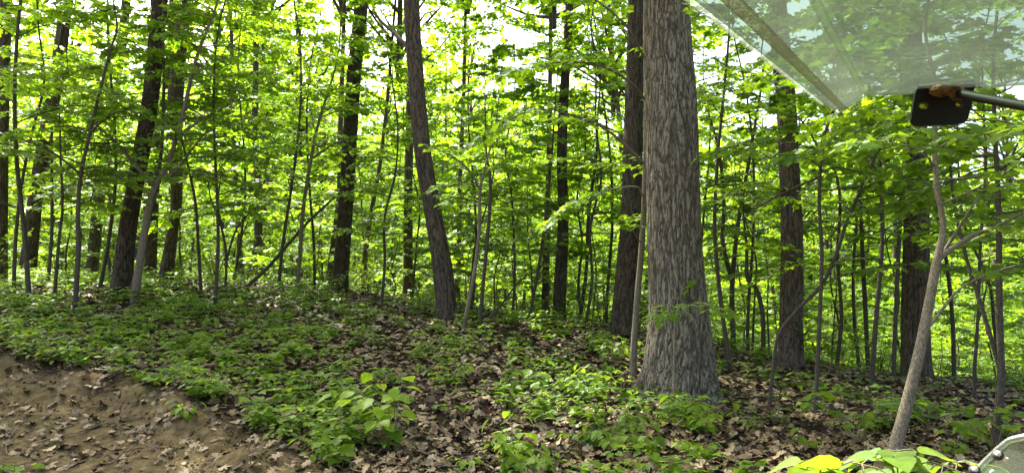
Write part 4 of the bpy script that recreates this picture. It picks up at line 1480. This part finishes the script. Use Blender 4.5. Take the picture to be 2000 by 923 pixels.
def simple(name, col, rough, metal=0, bump=0, noise_amt=.25, scale=30):
    m, nt, out = mat_new(name)
    bs = N(nt, 'ShaderNodeBsdfPrincipled')
    tc = N(nt, 'ShaderNodeTexCoord')
    no = N(nt, 'ShaderNodeTexNoise')
    no.inputs['Scale'].default_value = scale
    no.inputs['Detail'].default_value = 6
    nt.links.new(tc.outputs['Object'], no.inputs['Vector'])
    rp = ramp(nt, [(.3, tuple(c * (1 - noise_amt) for c in col)), (.7, tuple(min(1, c * (1 + noise_amt)) for c in col))])
    nt.links.new(no.outputs['Fac'], rp.inputs[0])
    nt.links.new(rp.outputs[0], bs.inputs['Base Color'])
    bs.inputs['Roughness'].default_value = rough
    bs.inputs['Metallic'].default_value = metal
    bs.inputs['Specular IOR Level'].default_value = .2
    if bump:
        bp = N(nt, 'ShaderNodeBump')
        bp.inputs['Strength'].default_value = bump
        bp.inputs['Distance'].default_value = .002
        nt.links.new(no.outputs['Fac'], bp.inputs['Height'])
        nt.links.new(bp.outputs[0], bs.inputs['Normal'])
    nt.links.new(bs.outputs[0], out.inputs[0])
    return m


M_PLAST = plastic_material('scratched_clear_plastic', .075, (.50, .57, .49))
M_PLAST_EDGE = plastic_material('plastic_edge', .16, (.70, .74, .66))
M_PLAST_LOW = plastic_material('dusty_clear_plastic', .14, (.55, .60, .50))
M_BLACK = simple('black_powder_coat', (.007, .007, .007), .6, bump=.2, scale=90)
M_RUST = simple('rusty_dried_mud', (.13, .075, .03), .95, bump=1, noise_amt=.85, scale=70)
M_WASHER = simple('dull_steel_washer', (.06, .06, .055), .5, metal=.6)
M_BOLT = simple('zinc_bolt', (.62, .62, .58), .45, metal=.4, noise_amt=.1)

# sheet geometry: two flange folds along the vehicle's fore-and-aft axis, seen from below
fwd = np.array([.315, .58, .10])
front_px = [(1606, 199, 1.010), (1613, 206, 1.008), (1626, 214, 1.004), (1648, 211, 1.0), (1667, 206, .998), (1680, 195, .997), (1691, 185, .995), (1700, 184, .992), (1722, 186, .985), (1800, 180.5, .960), (1900, 173.5, .930), (2000, 166, .902)]
front = np.array([list(P(*q)) for q in front_px])
ext = front[-1] - front[-3]
front = np.vstack([front, front[-1] + ext * 1.5, front[-1] + ext * 5])
ROOTP = np.array([1.02, .42, 0.0])
ROOTP[2] = gz(ROOTP[0], ROOTP[1])
veh = link('off_road_vehicle', None, None, ROOTP, 'off-road vehicle of which only the clear plastic windshield, black bracket and bolts show', 'vehicle')


def extrude_sheet(name, front, back_vec, thick, mat, parent, rows=8):
    rows_ = np.array([front + back_vec * t for t in np.linspace(0, 1, rows)])
    up = np.array([0, 0, thick])
    g = Geo()
    n = front.shape[0]
    v = np.concatenate([rows_.reshape(-1, 3), (rows_ + up).reshape(-1, 3)]) - ROOTP
    i = np.arange(rows - 1)[:, None] * n
    j = np.arange(n - 1)[None, :]
    f = np.stack([i + j, i + j + 1, i + n + j + 1, i + n + j], -1).reshape(-1, 4)
    o = rows * n
    fs = [f, f[:, ::-1] + o]
    jj = np.arange(n - 1)
    fs.append(np.stack([jj + 1, jj, jj + o, jj + 1 + o], -1))
    b = (rows - 1) * n
    fs.append(np.stack([b + jj, b + jj + 1, b + jj + 1 + o, b + jj + o], -1))
    ii = np.arange(rows - 1) * n
    fs.append(np.stack([ii, ii + n, ii + n + o, ii + o], -1))
    fs.append(np.stack([ii + n + n - 1, ii + n - 1, ii + n - 1 + o, ii + n + n - 1 + o], -1))
    g.add(v, np.vstack(fs))
    return link(name, g.mesh(name, [mat]), parent)


back = -fwd * 1.45
ws = extrude_sheet('windshield', front, back, .0035, M_PLAST, veh)
ws['label'] = 'clear scratched plastic windshield sheet folded up overhead'


def rail(name, a, width, mat, parent, h=.004, off=0.):
    """raised moulded rib along the sheet's fore-and-aft axis"""
    e = a + back
    d = unit(e - a)
    s = unit(np.cross(d, [0, 0, 1.]))
    g = Geo()
    w = width / 2
    sec = [(-w, 0), (-w * .6, -h), (w * .6, -h), (w, 0), (w * .6, h * .2), (-w * .6, h * .2)]
    v = np.array([p + s * x + np.array([0, 0, z + off]) for p in (a, e) for x, z in sec]) - ROOTP
    f = [(i, (i + 1) % 6, 6 + (i + 1) % 6, 6 + i) for i in range(6)]
    g.add(v, np.array(f))
    g.add(v, np.array([(0, 5, 4, 3), (0, 3, 2, 1)]))
    g.add(v, np.array([(6, 7, 8, 9), (6, 9, 10, 11)]))
    return link(name, g.mesh(name, [mat]), parent)


M_RIB = plastic_material('yellowed_rib_plastic', .12, (.60, .55, .46))
rail('rib', front[3] + [0, 0, -.0005], .008, M_RIB, ws)
rail('rib', front[6] + [0, 0, -.0005], .006, M_PLAST_EDGE, ws)
rail('rib', front[0] + [0, 0, -.0005], .004, M_PLAST_EDGE, ws)
g = Geo()
g.tube(front[:12] - ROOTP + [0, -.001, .001], np.full(12, .0022), 6)
link('edge_trim', g.mesh('edge_trim', [M_PLAST_EDGE], True), ws)

# bracket plate with two holes
def plate(name, outline, holes, D, thick, mat, parent):
    bm = bmesh.new()
    def ring(pts):
        vs = [bm.verts.new(Vector(P(u_, v_, D)) - Vector(ROOTP)) for u_, v_ in pts]
        return [bm.edges.new((vs[i], vs[(i + 1) % len(vs)])) for i in range(len(vs))]
    ed = ring(outline)
    for cu, cv, rx, ry in holes:
        ed += ring([(cu + rx * math.cos(t), cv + ry * math.sin(t)) for t in np.linspace(0, 6.283, 17)[:-1]])
    res = bmesh.ops.triangle_fill(bm, use_beauty=True, use_dissolve=False, edges=ed)
    fs = [f for f in bm.faces]
    ret = bmesh.ops.extrude_face_region(bm, geom=fs)
    bmesh.ops.translate(bm, verts=[x for x in ret['geom'] if isinstance(x, bmesh.types.BMVert)], vec=(0, thick, 0))
    bmesh.ops.recalc_face_normals(bm, faces=bm.faces)
    me = bpy.data.meshes.new(name)
    bm.to_mesh(me)
    bm.free()
    me.materials.append(mat)
    return link(name, me, parent)


br = plate('bracket', [(1792, 171), (1800, 168), (1880, 164), (1900, 158), (1906, 160), (1905, 170), (1900, 183), (1898, 205), (1891, 232), (1882, 241), (1860, 243), (1792, 246), (1783, 243), (1779, 236), (1783, 210), (1788, 182)],
           [(1803.5, 207, 7.5, 5.5), (1872.5, 204.5, 5.5, 4.5)], .92, .004, M_BLACK, veh)
br['label'] = 'black steel bracket plate with two bolt holes'
for cu, cv, rr in ((1803.5, 207, .0055), (1872.5, 204.5, .0043)):
    c = np.array(P(cu, cv, .9195)) - ROOTP
    g = Geo()
    t = np.linspace(0, 6.283, 19)
    g.tube(np.column_stack([c[0] + rr * np.cos(t), np.full(19, c[1]), c[2] + rr * .75 * np.sin(t)]), np.full(19, .0009), 5, cap=False)
    link('hole_rim', g.mesh('hole_rim', [M_RUST], True), br)
# folded clamp lip over the sheet edge
g = Geo()
a, b, c_, d_ = [np.array(P(*q)) - ROOTP for q in ((1792, 172, .915), (1904, 160, .915), (1900, 158, .955), (1800, 170, .955))]
up = np.array([0, 0, .003])
v = np.array([a, b, c_, d_, a + up, b + up, c_ + up, d_ + up])
g.add(v, np.array([(0, 3, 2, 1), (4, 5, 6, 7), (0, 1, 5, 4), (1, 2, 6, 5), (2, 3, 7, 6), (3, 0, 4, 7)]))
link('clamp_lip', g.mesh('clamp_lip', [M_BLACK]), br)
# strut rod from the bracket to the roll bar
r0, r1 = np.array(P(1862, 181, .912)), np.array(P(2000, 207, .80))
dd = unit(r1 - r0)
tt = (1.00 - r0[0]) / dd[0]
rend = r0 + dd * tt
g = Geo()
g.tube([r0 - ROOTP, (r0 + rend) / 2 - ROOTP, rend - ROOTP], [.0058, .0058, .0058], 16)
link('strut_rod', g.mesh('strut_rod', [M_BLACK], True), veh)
# lump of rust and dried mud where the rod meets the plate
def lump(name, c, rx, ry, rz, mat, parent, seed):
    bm = bmesh.new()
    bmesh.ops.create_icosphere(bm, subdivisions=4, radius=1)
    for v_ in bm.verts:
        k_ = 1 + .35 * mnoise.noise(v_.co * 2.2 + Vector((seed, 0, 0))) + .18 * mnoise.noise(v_.co * 6 + Vector((0, seed, 0)))
        v_.co = Vector((v_.co.x * rx, v_.co.y * ry, v_.co.z * rz)) * k_ + Vector(c)
    me = bpy.data.meshes.new(name)
    bm.to_mesh(me)
    bm.free()
    me.materials.append(mat)
    me.polygons.foreach_set('use_smooth', np.ones(len(me.polygons), bool))
    return link(name, me, parent)


lump('rusty_crust', np.array(P(1846, 176, .905)) - ROOTP, .017, .010, .0075, M_RUST, br, 3)
lump('rusty_crust', np.array(P(1872, 183, .905)) - ROOTP, .010, .008, .0085, M_RUST, br, 8)
lump('rusty_crust', np.array(P(1828, 178, .908)) - ROOTP, .007, .006, .006, M_RUST, br, 12)

# vehicle roof added above the camera, out of view, to shade the bracket
g = Geo()
rx = np.linspace(-1.0, .95, 9)
ry = np.linspace(.16, -1.5, 9)
gx_, gy_ = np.meshgrid(rx, ry)
gz_ = EYE + .40 + .05 * (1 - (gx_ / 1.1) ** 2) - .02 * (gy_ < -1.3)
vt = np.stack([gx_, gy_, gz_], -1).reshape(-1, 3) - ROOTP
ii, jj = np.arange(8)[:, None] * 9, np.arange(8)[None, :]
ff = np.stack([ii + jj, ii + jj + 1, ii + jj + 10, ii + jj + 9], -1).reshape(-1, 4)
g.add(vt, ff)
g.add(vt + [0, 0, .03], ff[:, ::-1])
link('shade_roof', g.mesh('shade_roof', [M_BLACK], True), veh)
# roll bar post beside the seat, outside the picture, that carries the windshield
g = Geo()
top = rend + np.array([.01, -.01, 0])
foot = np.array([top[0] + .04, top[1] + .02, ROOTP[2]])
g.tube(np.array([foot, foot * .5 + top * .5, top + [0, 0, .05], top + [-.05, -.25, .12], top + [-.1, -.9, .16]]) - ROOTP, [.024] * 5, 14)
link('roll_bar', g.mesh('roll_bar', [M_BLACK], True), veh)

# lower windshield corner with two bolts
low_px = [(1885, 945, .86), (1903, 923, .855), (1925, 900, .85), (1950, 876, .845), (1968, 861, .842), (1980, 857, .838), (2000, 853, .83), (2120, 835, .79)]
tp = np.array([list(P(*q)) for q in low_px])
ls = extrude_sheet('lower_windshield', tp, np.array([.05, .04, -.42]), .004, M_PLAST_LOW, veh, rows=6)
ls['label'] = 'dusty clear lower windshield corner with zinc bolts'
g = Geo()
g.tube(tp - ROOTP, np.full(len(tp), .0035), 6)
link('edge_trim', g.mesh('lower_edge_trim', [M_PLAST_EDGE], True), ls)
for bu, bv, bd in ((1949, 886, .838), (1904, 916, .848), (1966, 897, .838), (1938, 921, .842)):
    c = np.array(P(bu, bv, bd)) - ROOTP
    big_ = bu in (1949, 1904)
    rr = .0036 if big_ else .0024
    n_ = unit(np.array([-.35, -.75, .55]))
    g = Geo()
    g.tube([c - n_ * .004, c + n_ * .0005, c + n_ * .0028, c + n_ * .0032], [rr, rr, rr * .92, rr * .6], 6)
    bo = link('bolt', g.mesh('bolt', [M_BOLT]), ls)
    if big_:
        g = Geo()
        g.tube([c - n_ * .003, c - n_ * .0015], [rr * 1.7, rr * 1.7], 18)
        link('washer', g.mesh('washer', [M_WASHER], True), bo)
